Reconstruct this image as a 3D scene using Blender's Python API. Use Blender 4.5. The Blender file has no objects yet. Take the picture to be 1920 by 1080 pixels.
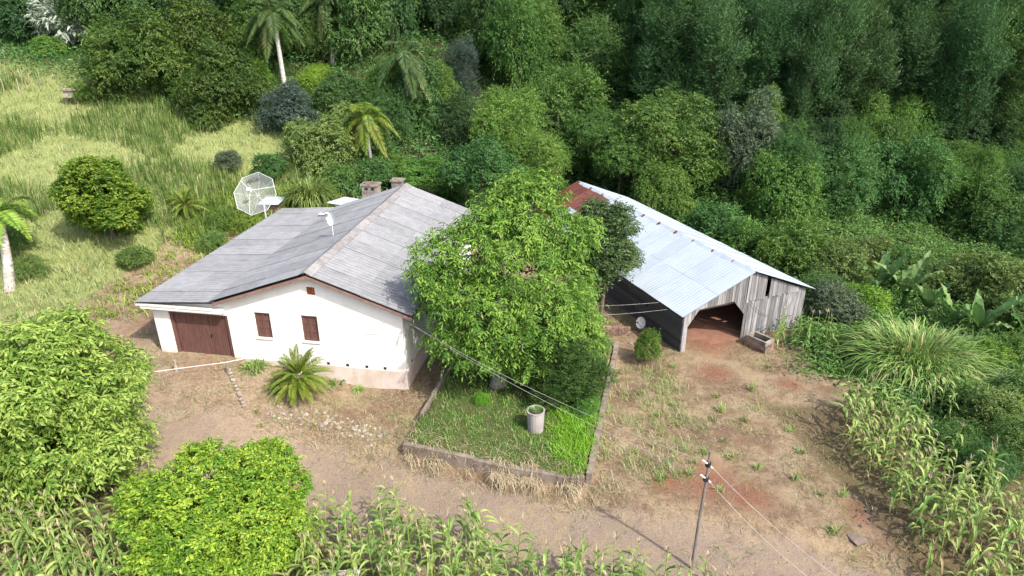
import bpy, bmesh, math, random
import numpy as np
from mathutils import Vector, Matrix

S = bpy.context.scene
COL = S.collection
R = math.radians
# ------------------------------------------------------------------ camera, sky, sun, exposure
FPX, PITCH, CAMH = 1262.0, 0.4211, 15.5
cam_d = bpy.data.cameras.new('camera'); cam_d.sensor_width = 36; cam_d.lens = FPX / 1920 * 36
cam_d.clip_start = .5; cam_d.clip_end = 2000
cam = bpy.data.objects.new('camera', cam_d); COL.objects.link(cam)
cam.location = (0, 0, CAMH); cam.rotation_euler = (math.pi / 2 - PITCH, 0, 0); S.camera = cam
SUN_EL, SUN_AZ = 48, 135                      # azimuth clockwise from +Y
W = bpy.data.worlds.new('World'); S.world = W; W.use_nodes = True
wn = W.node_tree.nodes; wl = W.node_tree.links
sky = wn.new('ShaderNodeTexSky'); sky.sky_type = 'NISHITA'; sky.sun_disc = False
sky.sun_elevation = R(SUN_EL); sky.sun_rotation = R(SUN_AZ); sky.air_density = 1.0; sky.dust_density = 3.5; sky.ozone_density = 1.0
bg = wn['Background']; bg.inputs['Strength'].default_value = .15
wl.new(sky.outputs[0], bg.inputs['Color'])
sd = bpy.data.lights.new('sun', 'SUN'); sd.energy = 2.8; sd.angle = R(1.0); sd.color = (1, .955, .88)
sun = bpy.data.objects.new('sun', sd); COL.objects.link(sun)
ce = math.cos(R(SUN_EL)); tosun = Vector((math.sin(R(SUN_AZ)) * ce, math.cos(R(SUN_AZ)) * ce, math.sin(R(SUN_EL))))
sun.rotation_euler = (-tosun).to_track_quat('-Z', 'Y').to_euler(); sun.location = (30, -30, 60)
S.view_settings.view_transform = 'Standard'; S.view_settings.look = 'None'; S.view_settings.gamma = 1
S.view_settings.use_curve_mapping = False; S.view_settings.exposure = 1.08
S.render.engine = 'CYCLES'
S.cycles.max_bounces = 6; S.cycles.diffuse_bounces = 3; S.cycles.transmission_bounces = 4; S.cycles.transparent_max_bounces = 8

# ------------------------------------------------------------------ pixels to rays
CP, SP = math.cos(PITCH), math.sin(PITCH)
def ray(px, py):
    u = (px - 960) / FPX; v = -(py - 540) / FPX
    return np.array([u, CP + v * SP, -SP + v * CP])
def at(px, py, z=0.):
    d = ray(px, py); t = (z - CAMH) / d[2]; return d * t + np.array([0, 0, CAMH])
def atY(px, py, Y):
    d = ray(px, py); return d * (Y / d[1]) + np.array([0, 0, CAMH])
def depth(p): return p[1] * CP - (p[2] - CAMH) * SP
def proj(x, y, z):
    d = y * CP - (z - CAMH) * SP; v = y * SP + (z - CAMH) * CP
    return 960 + FPX * x / d, 540 - FPX * v / d
def sm(a, b, x):
    t = np.clip((x - a) / (b - a), 0, 1); return t * t * (3 - 2 * t)
def inpoly(x, y, P):
    x = np.asarray(x, float); y = np.asarray(y, float); c = np.zeros(x.shape, bool); n = len(P)
    for i in range(n):
        x1, y1 = P[i]; x2, y2 = P[(i + 1) % n]
        k = ((y1 > y) != (y2 > y)) & (x < (x2 - x1) * (y - y1) / (y2 - y1 + 1e-12) + x1); c ^= k
    return c
def sdist(x, y, P):                            # signed distance, positive inside
    x = np.asarray(x, float); y = np.asarray(y, float); d = np.full(x.shape, 1e9); n = len(P)
    for i in range(n):
        a = np.array(P[i][:2]); b = np.array(P[(i + 1) % n][:2]); e = b - a; L = e @ e + 1e-12
        t = np.clip(((x - a[0]) * e[0] + (y - a[1]) * e[1]) / L, 0, 1)
        d = np.minimum(d, np.hypot(x - a[0] - t * e[0], y - a[1] - t * e[1]))
    return np.where(inpoly(x, y, P), d, -d)
def wpoly(pts, z=0.): return [tuple(at(a, b, z)[:2]) for a, b in pts]
BED = wpoly([(790, 778), (757, 826), (835, 842), (945, 865), (1046, 881), (1097, 885), (1120, 780), (1140, 690), (1152, 640), (1105, 612), (880, 610), (850, 680)], .45)
YLX = [-60, -20, -11, -6, 2.5, 6, 20, 60]; YLY = [24.5, 24.3, 23., 21.3, 18.8, 17.2, 14.5, 10]
def zt(x, y):
    x = np.asarray(x, float); y = np.asarray(y, float)
    yard = .8 * sm(-6, -12, x)
    yl = np.interp(x, YLX, YLY)
    yard = yard - .35 * sm(.1, 1.2, yl - y)
    y0 = 30 + 18 * sm(-13, 1, x)
    hill = .33 * (y - y0) - .06 * (x + 20) * sm(-5, -16, x)
    cap = sm(9, -4, x); hill = hill + cap * np.where(hill > 8, (8 + 2.5 * np.tanh((hill - 8) / 2.5) + .06 * np.maximum(0, y - 62)) - hill, 0)
    k = 1.3
    dlt = np.clip((hill - yard) * k, -30, 60)
    z = yard + np.log1p(np.exp(dlt)) / k
    z = z - 2.5 * sm(17, 40, x) * sm(72, 45, y)
    z = z + .05 * np.sin(x * 1.3 + 1.1 * np.sin(y * .8)) * np.sin(y * 1.1 + .7 * np.sin(x * .6)) * sm(0, 3, np.abs(y - 25) + np.abs(x + 10) - 3)
    near = (np.abs(x) < 10) & (y > 15) & (y < 32)
    if np.any(near):
        b = np.zeros(x.shape); b[near] = sm(-.12, .12, sdist(x[near], y[near], BED)) if x.shape else sm(-.12, .12, sdist(x, y, BED))
        z = z + .45 * b
    return z
def zt1(x, y): return float(zt(np.array([x]), np.array([y]))[0])
def G(px, py):                                  # ray meets terrain
    d = ray(px, py); t = np.linspace(8, 200, 4000)
    P = d[None] * t[:, None] + np.array([0, 0, CAMH])
    k = np.argmax(P[:, 2] <= zt(P[:, 0], P[:, 1])); p = P[k]; return np.array([p[0], p[1], zt1(p[0], p[1])])

# ------------------------------------------------------------------ mesh helpers
def mkmesh(name, V, faces, attr=None):
    me = bpy.data.meshes.new(name); V = np.asarray(V, 'f4').reshape(-1, 3)
    faces = [np.asarray(f, 'i4') for f in faces if len(f)]
    idx = np.concatenate([f.ravel() for f in faces]); tot = np.concatenate([np.full(len(f), f.shape[1], 'i4') for f in faces])
    st = np.concatenate([[0], np.cumsum(tot)[:-1]]).astype('i4')
    me.vertices.add(len(V)); me.vertices.foreach_set('co', V.ravel())
    me.loops.add(len(idx)); me.loops.foreach_set('vertex_index', idx)
    me.polygons.add(len(tot)); me.polygons.foreach_set('loop_start', st)
    me.update(calc_edges=True); me.shade_flat()
    if attr is not None:
        for an, av in attr.items():
            me.attributes.new(an, 'FLOAT', 'POINT').data.foreach_set('value', np.asarray(av, 'f4'))
    return me
class MB:
    def __init__(s): s.V = []; s.F = {3: [], 4: []}; s.A = []; s.n = 0
    def add(s, V, F, a=0.):
        V = np.asarray(V, float).reshape(-1, 3); F = np.asarray(F, int)
        s.V.append(V); s.F[F.shape[1]].append(F + s.n); s.A.append(np.full(len(V), a) if np.isscalar(a) else np.asarray(a)); s.n += len(V); return s
    def box(s, x0, x1, y0, y1, z0, z1, a=0., M=None):
        V = np.array([[x, y, z] for z in (z0, z1) for x, y in ((x0, y0), (x1, y0), (x1, y1), (x0, y1))])
        if M is not None: V = V @ np.array(M.to_3x3()).T + np.array(M.translation)
        return s.add(V, [[0, 3, 2, 1], [4, 5, 6, 7], [0, 1, 5, 4], [1, 2, 6, 5], [2, 3, 7, 6], [3, 0, 4, 7]], a)
    def tube(s, P, r, n=6, a=0., cap=True):
        P = np.asarray(P, float); k = len(P); r = np.full(k, r) if np.isscalar(r) else np.asarray(r, float)
        T = np.gradient(P, axis=0); T /= np.linalg.norm(T, axis=1)[:, None] + 1e-9
        ref = np.where(np.abs(T[:, 2:3]) > .95, np.array([[1., 0, 0]]), np.array([[0, 0, 1.]]))
        A = np.cross(T, ref); A /= np.linalg.norm(A, axis=1)[:, None]; B = np.cross(T, A)
        th = np.arange(n) / n * 2 * np.pi
        V = P[:, None] + r[:, None, None] * (A[:, None] * np.cos(th)[None, :, None] + B[:, None] * np.sin(th)[None, :, None])
        F = [[i * n + j, (i + 1) * n + j, (i + 1) * n + (j + 1) % n, i * n + (j + 1) % n] for i in range(k - 1) for j in range(n)]
        V = V.reshape(-1, 3); s.add(V, F, a)
        if cap:
            for e, o in ((0, 1), (k - 1, -1)):
                c = len(V) * 0; ring = V[e * n:(e + 1) * n]; Vc = np.vstack([ring, P[e]])
                F = [[j, (j + 1) % n, n][::o] for j in range(n)]; s.add(Vc, F, a)
        return s
    def prism(s, poly, y0, y1, holes=(), a=0., axes='xz'):      # outline in (x,z) extruded along y (or xy along z)
        bm = bmesh.new(); ed = []
        for loop in [poly] + list(holes):
            vs = [bm.verts.new((p[0], 0, p[1]) if axes == 'xz' else (p[0], p[1], 0)) for p in loop]
            ed += [bm.edges.new((vs[i], vs[(i + 1) % len(vs)])) for i in range(len(vs))]
        bmesh.ops.triangle_fill(bm, edges=ed, use_beauty=True); bm.verts.index_update()
        V = np.array([v.co[:] for v in bm.verts]); F = np.array([[v.index for v in f.verts] for f in bm.faces]); bm.free()
        ax = 1 if axes == 'xz' else 2
        V0 = V.copy(); V0[:, ax] = y0; V1 = V.copy(); V1[:, ax] = y1
        e1 = V[F[:, 1]] - V[F[:, 0]]; e2 = V[F[:, 2]] - V[F[:, 0]]; nn = np.cross(e1, e2)[:, ax]
        F = np.where((nn > 0)[:, None], F, F[:, ::-1])
        s.add(V0, F[:, ::-1], a); s.add(V1, F, a); k = 0
        for loop in [poly] + list(holes):
            n = len(loop); A = np.array([V0[k + i] for i in range(n)]); B = np.array([V1[k + i] for i in range(n)])
            s.add(np.vstack([A, B]), [[i, (i + 1) % n, n + (i + 1) % n, n + i] for i in range(n)], a); k += n
        return s
    def data(s): return np.concatenate(s.V), [np.concatenate(f) for f in s.F.values() if f], np.concatenate(s.A)
    def mesh(s, name):
        V, F, A = s.data(); return mkmesh(name, V, F, {'v': A})
    def build(s, name, mt, parent=None, smooth=False, fixn=False):
        me = s.mesh(name)
        if fixn:
            bm = bmesh.new(); bm.from_mesh(me); bmesh.ops.remove_doubles(bm, verts=bm.verts, dist=1e-5); bmesh.ops.recalc_face_normals(bm, faces=bm.faces); bm.to_mesh(me); bm.free()
        return ob(name, me, mt, parent, smooth)
def ob(name, me, mt=None, parent=None, smooth=False):
    if mt is not None and not me.materials: me.materials.append(mt)
    if smooth: me.polygons.foreach_set('use_smooth', [True] * len(me.polygons))
    o = bpy.data.objects.new(name, me); COL.objects.link(o)
    if parent: o.parent = parent
    return o
def empty(name, loc=(0, 0, 0), rz=0.):
    o = bpy.data.objects.new(name, None); COL.objects.link(o); o.location = [float(c) for c in loc]; o.rotation_euler = (0, 0, rz); o.empty_display_size = .3; return o
def tag(o, label=None, cat=None, group=None, kind=None):
    if label: o['label'] = label
    if cat: o['category'] = cat
    if group: o['group'] = group
    if kind: o['kind'] = kind
    return o
def catenary(a, b, sag, n=16):
    a = np.array(a, float); b = np.array(b, float); t = np.linspace(0, 1, n)[:, None]
    P = a + (b - a) * t; P[:, 2] -= (4 * sag * t * (1 - t))[:, 0]; return P

# ------------------------------------------------------------------ materials
def nd(nt, t, **k):
    n = nt.nodes.new(t)
    for a, b in k.items(): setattr(n, a, b)
    return n
def rgb(c): return (*c, 1)
def mixc(nt, f, a, b, mode='MIX'):
    m = nd(nt, 'ShaderNodeMix', data_type='RGBA', blend_type=mode)
    for s, v in ((0, f), (6, a), (7, b)):
        if isinstance(v, (int, float)): m.inputs[s].default_value = v
        elif isinstance(v, tuple): m.inputs[s].default_value = rgb(v)
        else: nt.links.new(v, m.inputs[s])
    return m.outputs[2]
def mth(nt, op, a, b=0., clamp=False):
    m = nd(nt, 'ShaderNodeMath', operation=op, use_clamp=clamp)
    for s, v in ((0, a), (1, b)):
        if isinstance(v, (int, float)): m.inputs[s].default_value = v
        else: nt.links.new(v, m.inputs[s])
    return m.outputs[0]
def rng_(nt, v, a, b, c=0., d=1.):
    m = nd(nt, 'ShaderNodeMapRange', interpolation_type='SMOOTHSTEP'); nt.links.new(v, m.inputs[0])
    for i, x in enumerate((a, b, c, d)): m.inputs[1 + i].default_value = x
    return m.outputs[0]
def coords(nt, stretch=(1, 1, 1), src='Object', jitter=True):
    tc = nd(nt, 'ShaderNodeTexCoord'); mp = nd(nt, 'ShaderNodeMapping'); mp.inputs['Scale'].default_value = stretch
    nt.links.new(tc.outputs[src], mp.inputs[0])
    if jitter:
        oi = nd(nt, 'ShaderNodeObjectInfo'); cx = nd(nt, 'ShaderNodeCombineXYZ')
        nt.links.new(mth(nt, 'MULTIPLY', oi.outputs['Random'], 91.), cx.inputs[0]); nt.links.new(mth(nt, 'MULTIPLY', oi.outputs['Random'], 37.), cx.inputs[1])
        nt.links.new(cx.outputs[0], mp.inputs['Location'])
    return mp.outputs[0]
def noi(nt, vec, scale, detail=5, rough=.6):
    n = nd(nt, 'ShaderNodeTexNoise'); n.inputs['Scale'].default_value = scale; n.inputs['Detail'].default_value = detail; n.inputs['Roughness'].default_value = rough
    nt.links.new(vec, n.inputs['Vector']); return n.outputs[0]
def bsdf(nt, col, rough=.8, spec=.3, metal=0., bump=None, bs=.3, bd=.02):
    p = nt.nodes['Principled BSDF']
    if isinstance(col, tuple): p.inputs['Base Color'].default_value = rgb(col)
    else: nt.links.new(col, p.inputs['Base Color'])
    if isinstance(rough, (int, float)): p.inputs['Roughness'].default_value = rough
    else: nt.links.new(rough, p.inputs['Roughness'])
    p.inputs['Specular IOR Level'].default_value = spec; p.inputs['Metallic'].default_value = metal
    if bump is not None:
        b = nd(nt, 'ShaderNodeBump'); b.inputs['Strength'].default_value = bs; b.inputs['Distance'].default_value = bd
        nt.links.new(bump, b.inputs['Height']); nt.links.new(b.outputs[0], p.inputs['Normal'])
    return p
def newmat(name):
    m = bpy.data.materials.new(name); m.use_nodes = True; return m, m.node_tree
def pm(name, c1, c2, scale=4, lo=.35, hi=.65, rough=.85, spec=.25, metal=0., stretch=(1, 1, 1), c3=None, s3=1.5, l3=.6, h3=.75, rand=.15, bs=.3, bd=.02, src='Object', jitter=True, c4=None, st4=(1, 1, 1), s4=6, l4=.55, h4=.7):
    m, nt = newmat(name); v = coords(nt, stretch, src, jitter); n = noi(nt, v, scale)
    c = mixc(nt, rng_(nt, n, lo, hi), c1, c2)
    if c3: c = mixc(nt, rng_(nt, noi(nt, v, s3, 8, .65), l3, h3), c, c3)
    if c4: c = mixc(nt, rng_(nt, noi(nt, coords(nt, st4, src, jitter), s4, 4), l4, h4), c, c4)
    if rand:
        oi = nd(nt, 'ShaderNodeObjectInfo'); hs = nd(nt, 'ShaderNodeHueSaturation')
        nt.links.new(rng_(nt, oi.outputs['Random'], 0, 1, 1 - rand, 1 + rand), hs.inputs['Value']); nt.links.new(c, hs.inputs['Color']); c = hs.outputs[0]
    bsdf(nt, c, rough, spec, metal, n, bs, bd); return m
def fol(name, dark, light, trans=.3, dry=None, rand=.15, rough=.5, spec=.3, sat=1.):
    m, nt = newmat(name); a = nd(nt, 'ShaderNodeAttribute', attribute_name='v')
    c = mixc(nt, rng_(nt, a.outputs['Fac'], 0, 1), dark, light)
    if dry: c = mixc(nt, rng_(nt, a.outputs['Fac'], 1.2, 2.), c, dry)
    oi = nd(nt, 'ShaderNodeObjectInfo'); hs = nd(nt, 'ShaderNodeHueSaturation')
    nt.links.new(rng_(nt, oi.outputs['Random'], 0, 1, 1 - rand, 1 + rand), hs.inputs['Value']); nt.links.new(c, hs.inputs['Color'])
    nt.links.new(rng_(nt, mth(nt, 'FRACT', mth(nt, 'MULTIPLY', oi.outputs['Random'], 7.3)), 0, 1, .488, .512), hs.inputs['Hue'])
    c = hs.outputs[0]; p = bsdf(nt, c, rough, spec)
    t = nd(nt, 'ShaderNodeBsdfTranslucent'); nt.links.new(mixc(nt, .5, c, (.17, .35, .05), 'MIX') if not dry else c, t.inputs['Color'])
    mx = nd(nt, 'ShaderNodeMixShader'); mx.inputs[0].default_value = trans
    nt.links.new(p.outputs[0], mx.inputs[1]); nt.links.new(t.outputs[0], mx.inputs[2]); nt.links.new(mx.outputs[0], nt.nodes['Material Output'].inputs[0])
    return m
M = {}
M['plaster'] = pm('white_plaster', (.80, .79, .76), (.74, .72, .68), .8, rand=0, bs=.08, c3=(.62, .58, .52), s3=.5, l3=.62, h3=.85, jitter=False)
_m = M['plaster']; _nt = _m.node_tree; _b = _nt.nodes['Principled BSDF']; _src = _b.inputs['Base Color'].links[0].from_socket
_tc = nd(_nt, 'ShaderNodeTexCoord'); _sx = nd(_nt, 'ShaderNodeSeparateXYZ'); _nt.links.new(_tc.outputs['Object'], _sx.inputs[0])
_n = noi(_nt, _tc.outputs['Object'], 2.2, 7, .7)
_f = rng_(_nt, mth(_nt, 'SUBTRACT', mth(_nt, 'ADD', .35, mth(_nt, 'MULTIPLY', _n, 1.5)), _sx.outputs[2]), 0., .5, 0., .55)
_c = mixc(_nt, _f, _src, (.50, .30, .20))
_st = noi(_nt, coords(_nt, (5, 5, .25), 'Object', False), 1.2, 4)
_c = mixc(_nt, rng_(_nt, _st, .56, .8, 0, .35), _c, (.45, .42, .38)); _nt.links.new(_c, _b.inputs['Base Color'])
M['plinth'] = pm('plinth_paint', (.62, .54, .48), (.52, .42, .36), 1.6, rand=0, bs=.15, c3=(.36, .24, .17), s3=1.2, l3=.6, h3=.8, jitter=False)
M['fibro'] = pm('fibre_cement', (.245, .247, .255), (.205, .207, .214), 2.2, rand=.09, rough=.9, c3=(.07, .07, .072), s3=2.5, l3=.60, h3=.86, c4=(.12, .12, .122), st4=(.35, 5, 1), s4=2.2, l4=.55, h4=.75, bs=.25)
M['ridge'] = pm('ridge_cement', (.27, .26, .255), (.20, .19, .185), 3, rand=.12, c3=(.20, .13, .11), s3=2.5, l3=.55, h3=.75)
M['fascia'] = pm('pink_fascia', (.27, .17, .145), (.21, .13, .11), 3, rand=.05)
M['doorwood'] = pm('brown_door_paint', (.165, .085, .07), (.11, .055, .045), 3, stretch=(8, 8, .6), rand=.08, rough=.6, c3=(.26, .14, .09), s3=1, l3=.62, h3=.85)
M['terra'] = pm('terracotta', (.42, .14, .07), (.34, .11, .055), 6, rand=.3)
M['dark'] = pm('dark_void', (.02, .018, .016), (.03, .026, .022), 3, rand=0)
M['brick'] = pm('weathered_brick', (.30, .19, .14), (.20, .14, .11), 4, c3=(.10, .085, .075), s3=2, l3=.5, h3=.7, rand=.2)
M['mortar'] = pm('stained_render', (.30, .27, .23), (.20, .17, .145), 3, c3=(.07, .06, .055), s3=1.6, l3=.5, h3=.7, rand=.1)
M['white_metal'] = pm('white_sheet_metal', (.50, .53, .56), (.45, .48, .51), 1.2, rough=.5, spec=.5, rand=.04, bs=.03)
M['zinc'] = pm('zinc_roof', (.40, .45, .50), (.36, .405, .455), .9, rough=.5, spec=.4, rand=.05, bs=.03, c3=(.31, .33, .35), s3=2.2, l3=.58, h3=.85, c4=(.30, .32, .34), st4=(.3, 6, 1), s4=1.6, l4=.6, h4=.8)
M['rust'] = pm('red_rust_roof', (.115, .034, .03), (.165, .06, .045), 2, stretch=(.6, 3, 1), rough=.6, rand=.2, c3=(.40, .30, .26), s3=1.3, l3=.66, h3=.8)
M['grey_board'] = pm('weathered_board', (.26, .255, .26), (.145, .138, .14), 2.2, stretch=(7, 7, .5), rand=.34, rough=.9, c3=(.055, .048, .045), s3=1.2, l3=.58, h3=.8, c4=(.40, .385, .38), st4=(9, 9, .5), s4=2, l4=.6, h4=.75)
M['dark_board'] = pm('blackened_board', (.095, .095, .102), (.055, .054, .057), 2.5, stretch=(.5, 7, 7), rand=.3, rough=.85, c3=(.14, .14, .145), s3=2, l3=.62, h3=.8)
M['timber'] = pm('rough_timber', (.16, .12, .09), (.10, .075, .055), 3, stretch=(5, 5, .6))
M['stone'] = pm('pale_stone', (.34, .29, .235), (.22, .18, .145), 4, rand=.3, c3=(.14, .11, .085), s3=3)
M['curb'] = pm('old_concrete', (.235, .195, .16), (.155, .12, .095), 3, rand=.12, c3=(.12, .095, .075), s3=2, l3=.55, h3=.75)
M['concrete'] = pm('planter_concrete', (.40, .36, .35), (.32, .28, .27), 3, stretch=(1, 1, .5), c3=(.20, .16, .14), s3=2)
M['white_paint'] = pm('white_paint', (.78, .78, .77), (.70, .70, .69), 3, rand=.05, rough=.5)
M['wire'] = pm('pale_wire', (.40, .39, .37), (.32, .31, .30), 3, rand=.05)
M['dark_wire'] = pm('dark_cable', (.10, .095, .09), (.07, .065, .06), 3)
M['pole'] = pm('weathered_pole', (.19, .165, .15), (.13, .11, .10), 4, stretch=(4, 4, .6))
M['black'] = pm('black_rubber', (.03, .03, .03), (.02, .02, .02), 3)
M['bark'] = pm('bark', (.20, .16, .12), (.11, .085, .065), 4, stretch=(3, 3, .8), rand=.2, bs=.6)
M['pale_bark'] = pm('pale_bark', (.42, .38, .34), (.25, .22, .19), 3, stretch=(1, 1, 2), rand=.15, bs=.5, c3=(.12, .11, .09), s3=2)
M['palm_bark'] = pm('palm_bark', (.46, .44, .41), (.33, .31, .29), 3, stretch=(1, 1, 5), rand=.1)
M['husk'] = pm('dry_husk', (.46, .27, .13), (.35, .19, .09), 5)
M['straw_obj'] = pm('straw', (.46, .39, .29), (.34, .28, .20), 5)
M['rock'] = pm('flat_rock', (.24, .18, .15), (.17, .13, .11), 4, rand=.15)
M['darkgravel'] = pm('dark_gravel', (.09, .085, .085), (.05, .047, .047), 20)
m, nt = newmat('perforated_mesh')             # dish mesh: half open
bsdf(nt, (.36, .37, .37), .5, .3); tr = nd(nt, 'ShaderNodeBsdfTransparent'); mx = nd(nt, 'ShaderNodeMixShader'); mx.inputs[0].default_value = .40
nt.links.new(tr.outputs[0], mx.inputs[1]); nt.links.new(nt.nodes['Principled BSDF'].outputs[0], mx.inputs[2]); nt.links.new(mx.outputs[0], nt.nodes['Material Output'].inputs[0]); M['dishmesh'] = m
# foliage
FOL = dict(
    bright=((.09, .18, .016), (.23, .35, .036)), hero=((.065, .15, .018), (.205, .325, .048)), left=((.125, .225, .028), (.37, .48, .10)),
    citrus=((.10, .195, .016), (.34, .43, .045)), bush=((.068, .15, .014), (.24, .33, .035)), grove=((.028, .07, .012), (.10, .15, .024)),
    mid=((.030, .088, .022), (.10, .195, .048)), dark=((.018, .054, .018), (.062, .125, .036)), light=((.052, .135, .02), (.16, .275, .046)),
    feather=((.036, .10, .018), (.125, .23, .042)), plant=((.026, .072, .026), (.080, .165, .052)), plant2=((.036, .090, .026), (.11, .20, .050)),  # plant: cloud shade over the plantation is put into its darker greens
    silver=((.16, .20, .15), (.42, .46, .38)), blue=((.03, .055, .045), (.10, .14, .115)), grey=((.055, .09, .05), (.16, .20, .12)),
    vine=((.042, .105, .018), (.135, .225, .040)), olive=((.075, .13, .03), (.20, .275, .075)), rosemary=((.026, .065, .012), (.08, .14, .028)),
    pear=((.040, .090, .026), (.125, .19, .07)), maize=((.10, .19, .035), (.33, .42, .12)), banana=((.06, .145, .032), (.17, .27, .085)),
    eleph=((.075, .15, .022), (.28, .38, .10)), eleph2=((.055, .12, .038), (.18, .26, .12)), sago=((.06, .12, .012), (.21, .27, .034)), palm=((.035, .085, .024), (.11, .17, .045)),
    fern=((.085, .175, .02), (.27, .38, .055)), hill=((.15, .235, .068), (.36, .445, .18)), weed=((.065, .14, .025), (.21, .30, .075)), lawn=((.06, .15, .022), (.17, .29, .05)), lawnb=((.075, .20, .012), (.17, .36, .028)),
    cover=((.045, .11, .022), (.15, .25, .055)), floor=((.012, .03, .010), (.035, .065, .02)))
DRY = (.44, .36, .20)
for k, (a, b) in FOL.items():
    M['f_' + k] = fol('foliage_' + k, a, b, .28, dry=DRY if k in ('maize', 'eleph', 'eleph2', 'sago', 'palm', 'hill', 'weed', 'lawn', 'banana', 'fern') else None)
M['f_straw'] = fol('foliage_straw', (.20, .145, .085), (.46, .38, .255), .15)

# ------------------------------------------------------------------ foliage generators
def unit(a): return a / (np.linalg.norm(a, axis=-1, keepdims=True) + 1e-9)
def leaves(o, d, n, L, Wd, v, fold=.18):
    N = len(o); L = np.broadcast_to(L, (N,))[:, None]; Wd = np.broadcast_to(Wd, (N,))[:, None]
    s = unit(np.cross(d, n)); n = np.cross(s, d)
    V = np.empty((N, 4, 3)); V[:, 0] = o; V[:, 1] = o + d * L * .45 + s * Wd * .5 + n * fold * Wd
    V[:, 2] = o + d * L - n * L * .06; V[:, 3] = o + d * L * .45 - s * Wd * .5 + n * fold * Wd
    b = np.arange(N)[:, None] * 4
    F = np.concatenate([b + [0, 1, 2], b + [0, 2, 3]]); return V.reshape(-1, 3), F, np.repeat(v, 4)
def blades(o, az, L, up, out, droop, Wd, K, v, tipw=.06, wob=0, rg=None, fold=0.):
    N = len(o); f = lambda q: np.broadcast_to(q, (N,))[:, None]
    t = np.linspace(0, 1, K + 1)[None]; H = np.stack([np.cos(az), np.sin(az), np.zeros(N)], 1); Sd = np.stack([-np.sin(az), np.cos(az), np.zeros(N)], 1)
    L = f(L); r = L * f(out) * t; h = L * (f(up) * t - f(droop) * t * t)
    C = o[:, None] + H[:, None] * r[..., None]; C[..., 2] += h
    w = f(Wd) * np.maximum(tipw, np.minimum(1, .45 + 2.2 * t) * (1 - t ** 2.2)) * .5
    if wob and rg is not None: C += Sd[:, None] * (np.cumsum(rg.normal(0, wob, (N, K + 1)), 1) * L)[..., None]
    up_ = np.zeros_like(C); up_[..., 2] = 1
    A = C - Sd[:, None] * w[..., None] + up_ * (w * fold)[..., None]; B = C + Sd[:, None] * w[..., None] + up_ * (w * fold)[..., None]
    if fold:
        V = np.stack([A, C, B], 2).reshape(-1, 3); c = 3
    else:
        V = np.stack([A, B], 2).reshape(-1, 3); c = 2
    b = (np.arange(N) * c * (K + 1))[:, None, None] + (np.arange(K) * c)[None, :, None]
    F = [(b + np.array([j, j + 1, j + 1 + c, j + c])).reshape(-1, 4) for j in range(c - 1)]
    return V, np.concatenate(F), np.repeat(np.broadcast_to(v, (N,)), c * (K + 1))
def lobes(rg, Rx, K, rl, low=-.35, core=.55, sub=5):
    Rx = np.array(Rx, float); out = [np.concatenate([[0, 0, 0], Rx * core])]; D = []
    while len(D) < K:
        d = unit(rg.normal(0, 1, 3))
        if d[2] < low: continue
        if any((d @ e) > 1 - .55 * (4 * .8 / K) for e in D) and rg.random() < .9: continue
        D.append(d); s = rl * rg.uniform(.6, 1.3); out.append(np.concatenate([d * Rx * (1 - s * .75) * rg.uniform(.72, 1.2), Rx * s * np.array([1.05, 1.05, .8])]))
    return sublobes(rg, np.array(out), sub)
def sublobes(rg, out, sub=5):
    for l in out[1:].copy():
        for j in range(sub):
            d = unit(rg.normal(0, 1, 3) + unit(l[:3]) * .7 + np.array([0, 0, .35])); s = rg.uniform(.32, .6)
            out = np.vstack([out, np.concatenate([l[:3] + d * l[3:] * rg.uniform(.75, 1.1), l[3:] * s])])
    return out
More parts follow.
